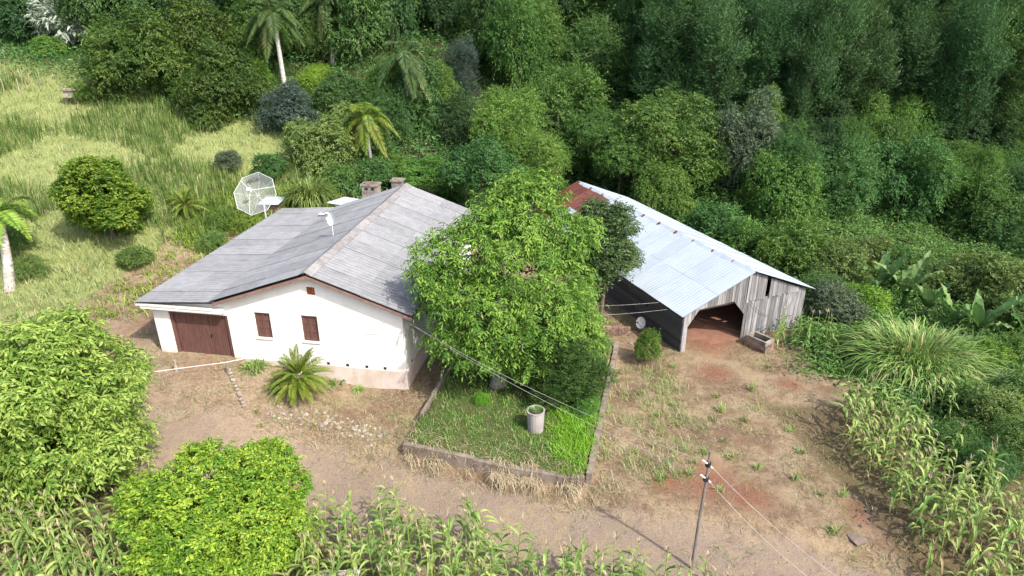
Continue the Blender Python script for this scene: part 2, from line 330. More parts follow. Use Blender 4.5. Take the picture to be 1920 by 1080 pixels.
def crown(rg, lb, ns, sl, m, ll, lw, droop=.35, ldroop=.25, up=.25, upb=.5, vamp=.3, thin=.0, low=-.45):
    C = lb[:, :3]; Rr = lb[:, 3:]; w = (Rr[:, 0] * Rr[:, 2]) ** .9 * rg.uniform(.35, 1.5, len(lb)); w = w / w.sum(); O = []; Dn = []; LI = []; got = 0
    while got < ns:
        k = rg.choice(len(lb), ns, p=w); d = unit(rg.normal(0, 1, (ns, 3)))
        ok = d[:, 2] > low + rg.normal(0, .2, ns); p = C[k] + d * Rr[k] * (1 - .3 * rg.random(ns) ** 2)[:, None]
        for j in range(len(lb)):
            q = ((p - C[j]) / Rr[j]); ok &= ~(((q * q).sum(1) < .5) & (k != j))
        if thin: ok &= rg.random(ns) > thin
        O.append(p[ok]); Dn.append(d[ok]); LI.append(k[ok]); got += ok.sum()
    O = np.concatenate(O)[:ns]; D0 = np.concatenate(Dn)[:ns]; LI = np.concatenate(LI)[:ns]
    hz = rg.normal(0, 1, (ns, 3)); hz[:, 2] *= .4
    D = unit(D0 * np.array([1, 1, .6]) + hz * .45 + np.array([0, 0, up])); L = sl * rg.uniform(.6, 1.3, ns)
    O = O + D0 * ((rg.random(ns) < .1) * rg.uniform(0, .8, ns) * sl)[:, None]; t = (np.arange(m) + .3) / m; P = O[:, None] + D[:, None] * (L[:, None] * t)[..., None]; P[..., 2] -= droop * L[:, None] * t ** 2
    sd = unit(np.cross(D, np.array([0, 0, 1.]))); sg = np.where(np.arange(m) % 2, 1, -1.)
    ld = D[:, None] * .55 + sd[:, None] * sg[None, :, None] * .75 + rg.normal(0, .3, (ns, m, 3)); ld[..., 2] -= ldroop + droop * t[None] * .6
    nn = D0[:, None] * .6 + np.array([0, 0, upb]) + rg.normal(0, .35, (ns, m, 3))
    lobv = rg.uniform(-.25, .25, len(lb)); v = np.clip(.45 + lobv[LI][:, None] + rg.normal(0, vamp * .5, (ns, 1)) + rg.normal(0, vamp * .5, (ns, m)), 0, 1)
    N = ns * m; return leaves(P.reshape(N, 3), unit(ld.reshape(N, 3)), unit(nn.reshape(N, 3)), ll * rg.uniform(.5, 1.45, N), lw * rg.uniform(.6, 1.4, N), v.reshape(N))
def trunk(rg, h, r, lb, cz, n=7, bend=.15, nl=9, twig=.35):
    mb = MB(); t = np.linspace(0, 1, 6); P = np.stack([bend * h * np.sin(t * 2.2 + .3) * .3, bend * h * (np.sin(t * 3 + 1) - math.sin(1)) * .25, t * h], 1)
    P -= P[0]; mb.tube(P, r * (1 - .55 * t) * (1 + .5 * np.exp(-t * 14)), n)
    for j in range(min(nl, len(lb) - 1)):
        e = lb[1 + j, :3] + np.array([0, 0, cz]); k = rg.integers(2, 6); a = P[k]; mid = (a * .5 + e * .5) + np.array([0, 0, -.12 * abs(e[2] - a[2])]) + rg.normal(0, .12, 3)
        rr = r * (1 - .55 * t[k]) * .5; mb.tube([a, a * .6 + mid * .4, mid, e], [rr, rr * .8, rr * .6, rr * .2], 5, cap=False)
        for q in range(2):
            e2 = e + rg.normal(0, 1, 3) * lb[1 + j, 3:] * .6; mb.tube([mid, (mid + e2) / 2 + rg.normal(0, .08, 3), e2], [rr * .4, rr * .28, rr * .1], 4, cap=False)
    return mb
class Proto: pass
def tree_proto(seed, kind, Rx=(3, 3, 2.6), cz=4.2, K=16, rl=.36, ns=2600, sl=.7, m=6, ll=.34, lw=.15, tr=.16, bark='bark', low=-.35, **kw):
    rg = np.random.default_rng(seed); p = Proto(); lb = lobes(rg, Rx, K, rl, low)
    V, F, v = crown(rg, lb, ns, sl, m, ll, lw, **kw)
    p.crown = mkmesh('crown', V, [F], {'v': v}); p.crown.materials.append(M['f_' + kind])
    p.trunk = trunk(rg, cz, tr, lb, cz).mesh('trunk'); p.trunk.materials.append(M[bark]); p.h = cz
    p.r = float(np.percentile(np.hypot(V[:, 0], V[:, 1]), 97)); p.rz = float(np.percentile(np.abs(V[:, 2]), 98)); return p
RG = np.random.default_rng(5)
def put(p, c, r, rz, name, label, group=None, cat='tree', mat=None, rot=None, base=None):
    x, y = float(c[0]), float(c[1]); zb = zt1(x, y) - .05 if base is None else base
    root = empty(name, (x, y, zb), RG.uniform(0, 6.28) if rot is None else rot); tag(root, label, cat, group)
    s = r / p.r; sz = rz / p.rz; hh = max(float(c[2]) - zb, rz * .35)
    cr = ob('crown', p.crown, None, root); cr.location = (0, 0, hh); cr.scale = (s, s, sz)
    tk = ob('trunk', p.trunk, None, root); tk.scale = (s, s, hh / p.h)
    if mat: cr.material_slots[0].link = 'OBJECT'; cr.material_slots[0].material = M['f_' + mat]
    return root
def putpx(p, px, py, rx, ry, Y, name, label, group=None, cat='tree', mat=None, rot=None):
    c = atY(px, py, Y); k = depth(c) / FPX; return put(p, c, rx * k, ry * k * 1.05, name, label, group, cat, mat, rot)

# ------------------------------------------------------------------ ground
def axis(lo, hi, a, b, fine, grow=1.18):
    c = list(np.arange(a, b + 1e-6, fine)); s = fine; x = b
    while x < hi: s *= grow; x += s; c.append(x)
    s = fine; x = a; pre = []
    while x > lo: s *= grow; x -= s; pre.append(x)
    return np.array(pre[::-1] + c)
gx = axis(-420, 420, -30, 26, .22); gy = axis(-120, 620, 11, 46, .22)
XX, YY = np.meshgrid(gx, gy); XF = XX.ravel(); YF = YY.ravel(); ZF = zt(XF, YF)
nx, ny = len(gx), len(gy); ii = (np.arange(ny - 1)[:, None] * nx + np.arange(nx - 1)[None]).ravel()
GF = np.stack([ii, ii + 1, ii + 1 + nx, ii + nx], 1)
YARDR = wpoly([(1150, 640), (1270, 655), (1400, 650), (1560, 690), (1640, 760), (1570, 860), (1620, 960), (1760, 1080), (1500, 1120), (1250, 960), (1100, 890)])
ROAD = wpoly([(200, 800), (330, 770), (480, 795), (640, 825), (760, 855), (900, 893), (1010, 925), (1150, 935), (1300, 968), (1480, 1000), (1640, 1050), (1760, 1110), (1500, 1200), (1000, 1180), (700, 1040), (450, 960), (200, 900)])
HOUSEYARD = wpoly([(110, 610), (235, 545), (335, 492), (520, 560), (760, 600), (860, 690), (770, 830), (640, 815), (480, 790), (300, 800), (180, 700)], .5)
REDS = [(at(1330, 905)[:2], 1.7), (at(1400, 930)[:2], 1.3), (at(1250, 905)[:2], .9), (at(1330, 640)[:2], 2.0), (at(1340, 700)[:2], 1.2), (at(270, 610, 1)[:2], 1.8), (at(390, 690, .8)[:2], 1.6), (at(1620, 960)[:2], 1.0), (at(1480, 720)[:2], .8), (at(220, 640, .8)[:2], 1.6), (at(600, 800)[:2], .8)]
def masks(x, y):
    d = {}; lawn = sm(-.1, .25, sdist(x, y, BED))
    road = sm(-.7, .5, sdist(x, y, ROAD)); yr = sm(-.8, .8, sdist(x, y, YARDR)); hy = sm(-.6, .8, sdist(x, y, HOUSEYARD))
    red = np.zeros_like(x)
    for (c, r) in REDS: red = np.maximum(red, np.exp(-((x - c[0]) ** 2 + (y - c[1]) ** 2) / r ** 2))
    hill = sm(-14.5, -18, x + .1 * (y - 26)) * sm(24, 28, y); hill = np.maximum(hill, sm(36.5, 38.5, y) * sm(-6, -10, x))
    hill = hill * (1 - hy * .9)
    forest = np.maximum(sm(50, 58, y - .25 * x * (x < 0) * -1 * .6), sm(42, 47, y) * sm(-8, -3, x)); forest = np.maximum(forest, sm(12, 15, x - .1 * (y - 28)) * sm(24, 26, y))
    forest = np.maximum(forest, sm(40, 42.5, y) * sm(-15, -11, x)); forest = np.maximum(forest, sm(13.5, 16, x) * sm(20, 23, y))
    pale = sm(-3, -9, x) * sm(14, 17, y) * sm(34, 27, y)  # left ground: overexposed brightness painted in as a paler soil colour
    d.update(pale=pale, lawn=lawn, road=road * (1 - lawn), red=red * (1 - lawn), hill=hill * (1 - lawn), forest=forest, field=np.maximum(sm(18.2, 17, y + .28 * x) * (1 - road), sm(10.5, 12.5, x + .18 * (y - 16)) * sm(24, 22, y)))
    return d
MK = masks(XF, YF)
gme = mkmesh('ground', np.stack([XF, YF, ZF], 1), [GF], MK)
m, nt = newmat('ground'); tc = nd(nt, 'ShaderNodeTexCoord'); vec = tc.outputs['Object']
att = lambda n: nd(nt, 'ShaderNodeAttribute', attribute_name=n).outputs['Fac']
n1 = noi(nt, vec, .55, 7, .65); n2 = noi(nt, vec, 2.6, 8, .7); n3 = noi(nt, vec, 11, 6, .7); n4 = noi(nt, vec, 45, 4, .7)
dirt = mixc(nt, rng_(nt, n3, .35, .65), (.205, .135, .088), (.135, .088, .058))
straw = mixc(nt, rng_(nt, n4, .35, .65), (.36, .28, .18), (.22, .165, .10))
c = mixc(nt, rng_(nt, mth(nt, 'ADD', mth(nt, 'MULTIPLY', n1, .6), mth(nt, 'MULTIPLY', n2, .4)), .42, .58), dirt, straw)
grn = mixc(nt, rng_(nt, n4, .3, .7), (.085, .10, .030), (.145, .14, .05))
c = mixc(nt, mth(nt, 'MULTIPLY', rng_(nt, noi(nt, vec, .9, 8, .75), .52, .66), .65), c, grn)
redc = mixc(nt, rng_(nt, n3, .35, .65), (.225, .095, .058), (.165, .072, .046))
def masked(mask, c, col, k=.9, lo=.35, hi=.75, nn=n2):
    f = rng_(nt, mth(nt, 'ADD', mask, mth(nt, 'MULTIPLY', mth(nt, 'SUBTRACT', nn, .5), k)), lo, hi); return mixc(nt, f, c, col)
c = masked(att('red'), c, redc, 2.6, .35, 1.25, mth(nt, 'ADD', mth(nt, 'MULTIPLY', n2, .6), mth(nt, 'MULTIPLY', n1, .4)))
grav = mixc(nt, rng_(nt, n4, .3, .7), (.30, .238, .182), (.205, .155, .115))
grav = mixc(nt, rng_(nt, mth(nt, 'ADD', mth(nt, 'MULTIPLY', n2, .6), mth(nt, 'MULTIPLY', n3, .4)), .50, .66), grav, (.22, .155, .115))
grav = mixc(nt, rng_(nt, noi(nt, vec, 1.3, 8, .75), .50, .62), grav, straw)
c = masked(att('road'), c, grav, 2.0, .25, 1.0)
hg = mixc(nt, rng_(nt, n3, .3, .7), (.15, .185, .055), (.28, .30, .12)); c = masked(att('hill'), c, hg, .8)
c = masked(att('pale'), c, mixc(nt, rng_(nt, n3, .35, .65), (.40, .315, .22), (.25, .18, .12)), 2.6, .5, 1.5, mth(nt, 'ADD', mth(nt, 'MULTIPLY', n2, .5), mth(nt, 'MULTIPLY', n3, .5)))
lw_ = mixc(nt, rng_(nt, n3, .3, .7), (.05, .075, .022), (.12, .115, .05)); c = masked(att('lawn'), c, lw_, .5)
fl = mixc(nt, rng_(nt, n3, .35, .65), (.035, .042, .018), (.065, .055, .03)); c = masked(att('forest'), c, fl, .6)
fd = mixc(nt, rng_(nt, n3, .35, .65), (.10, .085, .04), (.16, .11, .065)); c = masked(att('field'), c, fd, .6)
hb = mth(nt, 'ADD', mth(nt, 'MULTIPLY', n2, .5), mth(nt, 'ADD', mth(nt, 'MULTIPLY', n3, .35), mth(nt, 'MULTIPLY', n4, .2)))
bsdf(nt, c, .95, .1, 0, hb, .9, .12)
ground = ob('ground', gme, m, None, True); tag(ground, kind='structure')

# ------------------------------------------------------------------ farmhouse (local frame: x right along the front, y back)
HO = (-4.4, 24.12, 0); HR = -.1617
house = tag(empty('farmhouse', HO, HR), 'white plastered farmhouse with grey corrugated gable roof and brown garage door', 'house')
RX, RZ, EX, EZ, FX, FZ, LX, LZ = -3.77, 5.14, .5, 3.64, -8.07, 3.62, -11.65, 3.37
Y0, Y1 = -.36, 12.9; WL, WB = -11.15, 12.5
prof = lambda x, off=.09: (np.interp(x, [LX, FX, RX, EX], [LZ, FZ, RZ, EZ]) - off)
def gable(a, b): return [(b, -.4), (b, prof(b)), (RX, prof(RX)), (FX, prof(FX)), (a, prof(a)), (a, -.4)][::1]
gar = [(-10.43, .82), (-7.69, .82), (-7.69, 2.86), (-10.43, 2.86)]
w1 = [(-6.45, 1.95), (-5.75, 1.95), (-5.75, 3.13), (-6.45, 3.13)]; w2 = [(-4.37, 1.95), (-3.66, 1.95), (-3.66, 3.15), (-4.37, 3.15)]
vt = [(-3.95, 4.11), (-3.6, 4.11), (-3.6, 4.46), (-3.95, 4.46)]
wf = MB().prism(gable(WL, 0), 0, .2, [gar, w1, w2, vt]).build('front_wall', M['plaster'], house, fixn=True)
MB().prism(gable(WL, 0), WB - .2, WB).build('back_wall', M['plaster'], house, fixn=True)
sw = MB(); sw.box(-.2, 0, .202, WB - .202, -.4, 3.52); sw.build('right_wall', M['plaster'], house)
MB().box(WL, WL + .2, .202, WB - .202, -.4, 3.28).build('left_wall', M['plaster'], house)
for yy in (3.2, 7.4):
    wq = MB().box(.0, .05, yy, yy + 1.0, 1.95, 3.1).build('window', M['doorwood'], house); MB().box(.052, .07, yy + .08, yy + .48, 2.03, 3.02).box(.052, .07, yy + .54, yy + .92, 2.03, 3.02).build('shutter', M['doorwood'], wq)
pl = MB(); pl.box(-7.2, .06, -.06, -.002, -.5, .86).box(.002, .06, .0, WB, -.5, .86); pl.build('plinth', M['plinth'], house)
pt = MB(); pt.prism([(-7.2, -.06), (.06, -.06), (.06, WB), (.003, WB), (.003, -.003), (-7.2, -.003)], .862, .885, axes='xy'); pt.build('plinth_ledge', M['plinth'], house)
for x in (-3.4, -2.55, -1.7, -.9):
    MB().box(x - .06, x + .06, -.012, -.004, .905, 1.02).build('vent_hole', M['dark'], house)
for y in (.8, 2.0): MB().box(.004, .012, y - .06, y + .06, .905, 1.02).build('vent_hole', M['dark'], house)
# terracotta vent
vn = MB().box(-3.95, -3.6, .13, .15, 4.11, 4.46).build('attic_vent', M['dark'], house)
for i in range(5):
    a = -3.95 + i * .35 / 4 - (.012 if i else 0); MB().box(a, a + .024, .02, .10, 4.11, 4.46).build('lattice_bar', M['terra'], vn)
    b = 4.11 + i * .35 / 4 - (.012 if i else 0); MB().box(-3.95, -3.6, .028, .092, b, b + .024).build('lattice_bar', M['terra'], vn)
# garage door
gd = MB().box(-10.43, -10.29, .06, .18, .82, 2.86).box(-7.83, -7.69, .06, .18, .82, 2.86).box(-10.288, -7.832, .06, .18, 2.74, 2.86).build('garage_door', M['doorwood'], house)
for a, b, yy in ((-10.24, -8.72, .12), (-8.70, -7.84, .125)):
    lf = MB(); n = int((b - a) / .085); w = (b - a) / n
    for i in range(n): lf.box(a + i * w, a + i * w + w - .012, yy + random.Random(i).uniform(0, .006), yy + .03, .84, 2.735)
    lf.box(a, b, yy + .031, yy + .05, .84, 2.735); lo_ = lf.build('door_leaf', M['doorwood'], gd)
MB().box(-8.70, -8.64, .085, .122, 1.72, 1.85).build('door_latch', M['dark'], gd)
th = MB().box(-10.6, -7.55, -.34, -.003, .35, .76).build('garage_threshold', M['plinth'], house)
for i in range(10):
    a = -10.43 + i * .274; MB().box(a + .006, a + .268, -.30, .05, .762, .795).build('tile', M['terra'], th)
# windows with shutters
for wn_ in (w1, w2):
    (a, b), (c_, _), (_, d_), _ = wn_
    wo = MB().box(a, a + .05, .06, .16, b, d_).box(c_ - .05, c_, .06, .16, b, d_).box(a + .052, c_ - .052, .06, .16, d_ - .05, d_).box(a + .052, c_ - .052, .06, .16, b, b + .05).build('window', M['doorwood'], house)
    mid = (a + c_) / 2
    for s0, s1 in ((a + .055, mid - .004), (mid + .004, c_ - .055)):
        sh = MB().box(s0, s1, .10, .12, b + .055, d_ - .055); wS = s1 - s0
        sh.box(s0, s0 + .05, .075, .099, b + .055, d_ - .055).box(s1 - .05, s1, .075, .099, b + .055, d_ - .055)
        for zz in (b + .055, b + .42, b + .78, d_ - .11): sh.box(s0 + .051, s1 - .051, .078, .099, zz, zz + .055)
        sh.build('shutter', M['doorwood'], wo)
    MB().box(a - .04, c_ + .04, -.05, -.003, b - .06, b - .01).build('sill', M['plaster'], wo)
MB().box(WL - .3, -7.74, -.30, -.003, 3.06, 3.24).build('eave_slab', M['plaster'], house)
# roof: sheets
roof = MB()
roof.prism([(EX - .06, EZ - .06), (RX, RZ - .05), (FX, FZ - .06), (LX + .06, LZ - .06), (LX + .06, LZ - .10), (FX, FZ - .10), (RX, RZ - .09), (EX - .06, EZ - .10)], Y0 + .06, Y1 - .04)
roof = roof.build('roof', M['timber'], house, fixn=True)
def sheet_mesh(L, w, waves, amp, th=.008, seg=4):
    n = waves * seg; y = np.linspace(0, w, n + 1); z = amp * np.cos(np.linspace(0, waves * 2 * np.pi, n + 1)); V = []
    for dz in (0, -th):
        for x in (0, L): V.append(np.stack([np.full(n + 1, x), y, z + dz], 1))
    k = n + 1; i = np.arange(n)
    F = [np.stack([i, i + k, i + k + 1, i + 1], 1), np.stack([2 * k + i, 2 * k + i + 1, 3 * k + i + 1, 3 * k + i], 1), np.stack([k + i, 3 * k + i, 3 * k + i + 1, k + i + 1], 1), np.stack([i, i + 1, 2 * k + i + 1, 2 * k + i], 1)]
    return mkmesh('roof_sheet', np.concatenate(V), [np.concatenate(F)])
def lay(parent, x0, z0, x1, z1, y0, y1, ncol, nrow, waves, amp, mats, rg, lift=.012, over=.13, name='roof_sheet', skip=None):
    Ls = math.hypot(x1 - x0, z1 - z0); fall = Vector(((x1 - x0) / Ls, 0, (z1 - z0) / Ls)); sgn = 1 if x1 > x0 else -1
    Yv = Vector((0, sgn, 0)); N = fall.cross(Yv); pitch = (y1 - y0) / ncol; rl = (Ls + over * (nrow - 1)) / nrow; cache = {}
    for c in range(ncol):
        for r in range(nrow):
            mt = mats(c, r, rg)
            if mt.name not in cache:
                me = sheet_mesh(rl, pitch + .03, waves, amp); me.materials.append(mt); cache[mt.name] = me
            st = r * (rl - over); ya = y0 + c * pitch if sgn > 0 else y0 + (c + 1) * pitch
            p = Vector((x0, ya, z0)) + fall * st + N * (.03 + (nrow - 1 - r) * lift + (c % 2) * .007 + rg.uniform(0, .005))
            o = ob(name, cache[mt.name], None, parent); Mx = Matrix((fall, Yv, N)).transposed().to_4x4(); Mx.translation = p
            o.matrix_basis = Mx @ Matrix.Rotation(rg.normal(0, .0012), 4, 'Y') @ Matrix.Rotation(rg.normal(0, .0015), 4, 'Z')
rg = np.random.default_rng(3); fib = lambda c, r, g: M['fibro']
lay(roof, RX + .02, RZ, EX, EZ, Y0, Y1, 12, 2, 5, .014, fib, rg)
lay(roof, RX - .02, RZ, FX - .08, FZ + .0, Y0, Y1, 12, 2, 5, .014, fib, rg, lift=.014)
lay(roof, FX + .1, FZ - .035, LX, LZ - .035, Y0, Y1, 12, 2, 5, .014, fib, rg)
sl = math.atan2(RZ - EZ, EX - RX)
for i in range(12):
    a = Y0 + i * (Y1 - Y0) / 12; cap = MB(); L_ = (Y1 - Y0) / 12 + .08
    cap.prism([(-.30, -.30 * math.tan(sl) + .02), (0, .075), (.30, -.30 * math.tan(sl) + .02), (.30, -.30 * math.tan(sl) + .005), (0, .055), (-.30, -.30 * math.tan(sl) + .005)], 0, L_)
    o = cap.build('ridge_cap', M['ridge'], roof, fixn=True); o.location = (RX, a, RZ + .055 + .012 * (i % 2)); o.rotation_euler = (rg.normal(0, .006), 0, 0)
# fascia along the gable rakes
def rake(xa, za, xb, zb, y, name='fascia_board'):
    MB().prism([(xa, za - .07), (xb, zb - .07), (xb, zb - .20), (xa, za - .20)], y, y + .03).build(name, M['fascia'], house, fixn=True)
rake(RX - .005, RZ, FX, FZ, Y0 + .03); rake(RX + .005, RZ, EX, EZ, Y0 + .03); rake(RX - .005, RZ, FX, FZ, Y1 - .06); rake(RX + .005, RZ, EX, EZ, Y1 - .06)
MB().box(LX + .03, FX - .01, Y0 + .03, Y0 + .05, LZ - .17, LZ - .055).build('fascia_board', M['plaster'], house)
for xx, zz in ((EX - .08, EZ), (LX + .03, LZ)): MB().box(xx, xx + .03, Y0 + .07, Y1 - .07, zz - .2, zz - .07).build('eave_board', M['fascia'] if xx > 0 else M['plaster'], house)
# chimneys behind the back edge
def chimney(x, y, w, d, z1, mat, holes=True):
    c = MB().box(x - w / 2, x + w / 2, y - d / 2, y + d / 2, -.3, z1).build('chimney', mat, house)
    MB().box(x - w / 2 - .06, x + w / 2 + .06, y - d / 2 - .06, y + d / 2 + .06, z1 + .002, z1 + .1).build('chimney_cap', M['mortar'], c)
    MB().box(x - w / 2 + .03, x + w / 2 - .08, y - d / 2, y + d / 2 - .1, z1 + .101, z1 + .15).build('cap_slab', M['brick'], c)
    if holes:
        for s in (-.2, .2): MB().box(x + s * w - .09, x + s * w + .09, y - d / 2 - .012, y - d / 2 - .003, z1 - .24, z1 - .1).build('smoke_hole', M['dark'], c)
chimney(-6.05, 13.35, .95, .6, 4.95, M['mortar']); chimney(-4.75, 14.3, .6, .55, 5.0, M['mortar'], False)
an = MB().prism([(-8.6, 13.05), (-6.9, 13.05), (-6.9, 15.2), (-8.6, 15.2)], -.2, 2.9, axes='xy').build('annex', M['plaster'], house)
a_ = MB(); Mx = Matrix.Translation((-7.7, 14.2, 3.55)) @ Matrix.Rotation(R(-9), 4, 'X') @ Matrix.Rotation(R(6), 4, 'Y')
a_.box(-1.05, 1.05, -1.25, 1.4, -.02, .02, M=Mx); a_.build('annex_roof', M['white_metal'], house)
MB().box(-5.7, -4.1, 12.62, 13.6, 3.9, 4.0).build('flashing', M['white_metal'], house)
def H2W(x, y, z): return (HO[0] + x * math.cos(HR) - y * math.sin(HR), HO[1] + x * math.sin(HR) + y * math.cos(HR), z)

# ------------------------------------------------------------------ barn
BO = (7.81, 27.24, 0); BR = .4035
barn = tag(empty('barn', BO, BR), 'long weathered timber barn with pale metal roof and dark open doorway', 'barn')
BW, BL, BE, BZ = 7.18, 16.7, 2.0, 3.53; bm_ = BW / 2
top = lambda x: BE - .03 + (BZ - BE) * (1 - abs(x - bm_) / bm_)
oz = lambda x: float(np.interp(x, [.24, .26, .79, 2.76, 3.42, 3.47], [1.30, 1.32, 2.08, 2.12, 1.38, 1.3]))
rg = np.random.default_rng(11); x = .0; brk = [.24, .79, 2.76, 3.45]
def board(xa, xb, za, zb, zc, zd, y0, th=.022):    # bottom za..zb, top zc..zd
    o = MB().prism([(xa, za), (xb, zb), (xb, zd), (xa, zc)], y0, y0 + th).build('wall_board', M['grey_board'], barn, fixn=True); return o
while x < BW - .03:
    xb = min(x + rg.uniform(.15, .24), BW)
    for b in brk:
        if x < b - .02 < xb and b - x > .03: xb = b
    g = .006 + (.02 if rg.random() < .1 else 0); xe = xb - g; j = rg.uniform(0, .012)
    if .23 < x < 3.44 and (x + xb) / 2 < 3.46: board(x, xe, oz(x + .002), oz(xe), top(x), top(xe), j)
    elif x < .23: board(x, xe, -.05, -.05, top(x), top(xe), j)
    else:
        seam = 2.02 + rg.uniform(-.03, .06)
        if top(xe) > seam + .15 and top(x) > seam + .15:
            board(x, xe, -.1, -.1, seam, seam, j)
            if not (4.5 < (x + xb) / 2 < 4.72): board(x, xe, seam - .06, seam - .06, top(x), top(xe), -.03 - j)
        else: board(x, xe, -.1, -.1, top(x), top(xe), j)
    x = xb
# side planks (horizontal)
for r_ in range(9):
    z0 = .02 + r_ * .218; y = .03
    while y < BL - .1:
        ye = min(y + rg.uniform(2.6, 4.6), BL); tilt = rg.normal(0, .004)
        if r_ == 8 and rg.random() < .2: y = ye; continue
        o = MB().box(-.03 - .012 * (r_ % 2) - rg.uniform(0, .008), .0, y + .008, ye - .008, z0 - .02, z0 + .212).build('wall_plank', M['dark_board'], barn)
        o.rotation_euler = (tilt * .2, 0, 0); y = ye
for yy in np.linspace(.25, BL - .15, 7):
    MB().box(.02, .16, yy, yy + .14, -.1, 1.93).build('post', M['timber'], barn); MB().box(BW - .16, BW - .02, yy, yy + .14, -.1, 1.93).build('post', M['timber'], barn)
    MB().box(.17, BW - .17, yy + .02, yy + .12, 1.86, 1.98).build('tie_beam', M['timber'], barn)
    MB().prism([(.1, 1.99), (bm_, 3.36), (bm_, 3.26), (.3, 1.99)], yy + .03, yy + .11).build('rafter', M['timber'], barn, fixn=True)
    MB().prism([(BW - .1, 1.99), (bm_ + .01, 3.36), (bm_ + .01, 3.26), (BW - .3, 1.99)], yy + .03, yy + .11).build('rafter', M['timber'], barn, fixn=True)
MB().box(2.2, 2.38, 6.2, 6.38, -.1, 1.86).build('post', M['white_paint'], barn)
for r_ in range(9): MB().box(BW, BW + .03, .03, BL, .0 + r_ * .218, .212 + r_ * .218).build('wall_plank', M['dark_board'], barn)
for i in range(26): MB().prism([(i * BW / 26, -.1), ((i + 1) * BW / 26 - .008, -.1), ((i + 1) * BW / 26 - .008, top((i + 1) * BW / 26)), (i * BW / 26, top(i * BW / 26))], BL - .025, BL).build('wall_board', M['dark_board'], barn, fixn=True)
MB().box(.05, BW - .05, .05, BL - .05, -.2, .03).build('earth_floor', pm('barn_earth', (.24, .125, .085), (.19, .095, .065), 2.5, rand=0), barn)
broof = MB().prism([(-.2, BE - .08), (bm_, BZ - .03), (BW + .4, BE - .11), (BW + .4, BE - .14), (bm_, BZ - .07), (-.2, BE - .12)], .3, BL - .1).build('roof', M['timber'], barn, fixn=True)
bmat = lambda c, r, g: M['rust'] if (c >= 15 and r == 0) or (c >= 14 and r == 1) else M['zinc']
lay(broof, bm_ - .02, BZ, -.27, BE - .03, -.2, BL + .25, 19, 2, 5, .004, lambda c, r, g: M['rust'] if c >= 14 and not (c == 15 and r == 1) else M['zinc'], rg, lift=.006)
lay(broof, bm_ + .02, BZ, BW + .5, BE - .09, -.2, BL + .25, 19, 2, 5, .004, lambda c, r, g: M['zinc'], rg, lift=.006)
bs_ = math.atan2(BZ - BE, bm_)
for i in range(22):
    y = -.2 + i * .77; L_ = rg.uniform(.55, .70) if i % 2 else .76; t_ = math.tan(bs_)
    o = MB().prism([(-.2, -.2 * t_), (0, .03), (.2, -.2 * t_), (.2, -.2 * t_ - .012), (0, .016), (-.2, -.2 * t_ - .012)], 0, L_).build('ridge_cap', M['zinc'], broof, fixn=True)
    o.location = (bm_, y, BZ + .055); o.rotation_euler = (rg.normal(0, .008), 0, rg.normal(0, .02))
    if i % 2 or rg.random() < .25:
        o = MB().prism([(-.28, -.28 * t_), (-.02, .02), (-.02, .012), (-.28, -.28 * t_ - .008)], 0, rg.uniform(.12, .3)).build('rust_patch', M['rust'], broof, fixn=True); o.location = (bm_, y + L_ - .02, BZ + .046)
def B2W(x, y, z): return (BO[0] + x * math.cos(BR) - y * math.sin(BR), BO[1] + x * math.sin(BR) + y * math.cos(BR), z)

# ------------------------------------------------------------------ big individual trees near the house
def hero(name, label, seed, kind, px, py, Y, Rx, K, rl, ns, sl, m, ll, lw, base=None, tr=.17, bark='bark', cat='tree', extra=None, sil=None, **kw):
    rg = np.random.default_rng(seed); c = atY(px, py, Y); lb = lobes(rg, Rx, K, rl, kw.pop('lowl', -.5), core=kw.pop('core', .55))
    if sil is not None:
        kd = depth(c) / FPX; L0 = []
        for (a, b, r_, dy) in sil:
            q = atY(a, b, Y + dy) - c; L0.append([q[0], q[1], q[2], r_ * kd, r_ * kd, r_ * kd * .85])
        lb = sublobes(rg, np.array([[0, 0, .2, 1.3, 1.3, 1.6]] + L0), 6)
    if extra is not None: lb = np.vstack([lb, np.array(extra, float)])
    V, F, v = crown(rg, lb, ns, sl, m, ll, lw, **kw)
    bx, by = (c[0], c[1]) if base is None else base; zb = zt1(bx, by) - .05
    root = tag(empty(name, (bx, by, zb)), label, cat)
    off = np.array([c[0] - bx, c[1] - by, c[2] - zb]); V = V + off; V[:, 2] = np.maximum(V[:, 2], .06)
    me = mkmesh('crown', V, [F], {'v': v}); ob('crown', me, M['f_' + kind], root)
    lb2 = lb.copy(); lb2[:, :3] += off - np.array([0, 0, off[2]]); tk = trunk(rg, off[2], tr, lb2, off[2], nl=14).build('trunk', M[bark], root, smooth=True)
    return root
tb = G(935, 722)
hero('shade_tree', 'broad light green shade tree with pale trunk growing in the walled garden', 21, 'hero', 955, 530, tb[1] + .6, (3.25, 3.0, 3.0), 26, .34, 7600, .55, 9, .20, .064, base=(tb[0], tb[1]), tr=.27, bark='pale_bark', droop=.6, ldroop=.5, low=-.7, vamp=.5,
     sil=[(1000, 392, 52, 1.4), (1003, 356, 30, 1.5), (940, 425, 56, .9), (1050, 440, 50, 1.2), (885, 468, 52, .3), (828, 480, 34, -.3), (960, 490, 70, .1), (1050, 520, 48, .5), (862, 555, 46, -.5), (925, 575, 62, -.9), (1010, 585, 66, -.7), (1075, 598, 40, .3), (858, 628, 38, -.7), (905, 645, 44, -1.2), (985, 655, 44, -1.0), (1060, 650, 46, -.4), (815, 520, 26, -.4),  (960, 440, 60, 2.4), (880, 540, 60, 2.0), (1040, 560, 60, 2.2), (960, 600, 70, 2.4)])
hero('pear_tree', 'grey green small leaved tree leaning over the barn roof edge', 22, 'pear', 1132, 462, 30.4, (1.45, 1.4, 2.0), 16, .34, 3600, .4, 8, .15, .075, tr=.12, droop=.25, low=-.7, lowl=-.7)
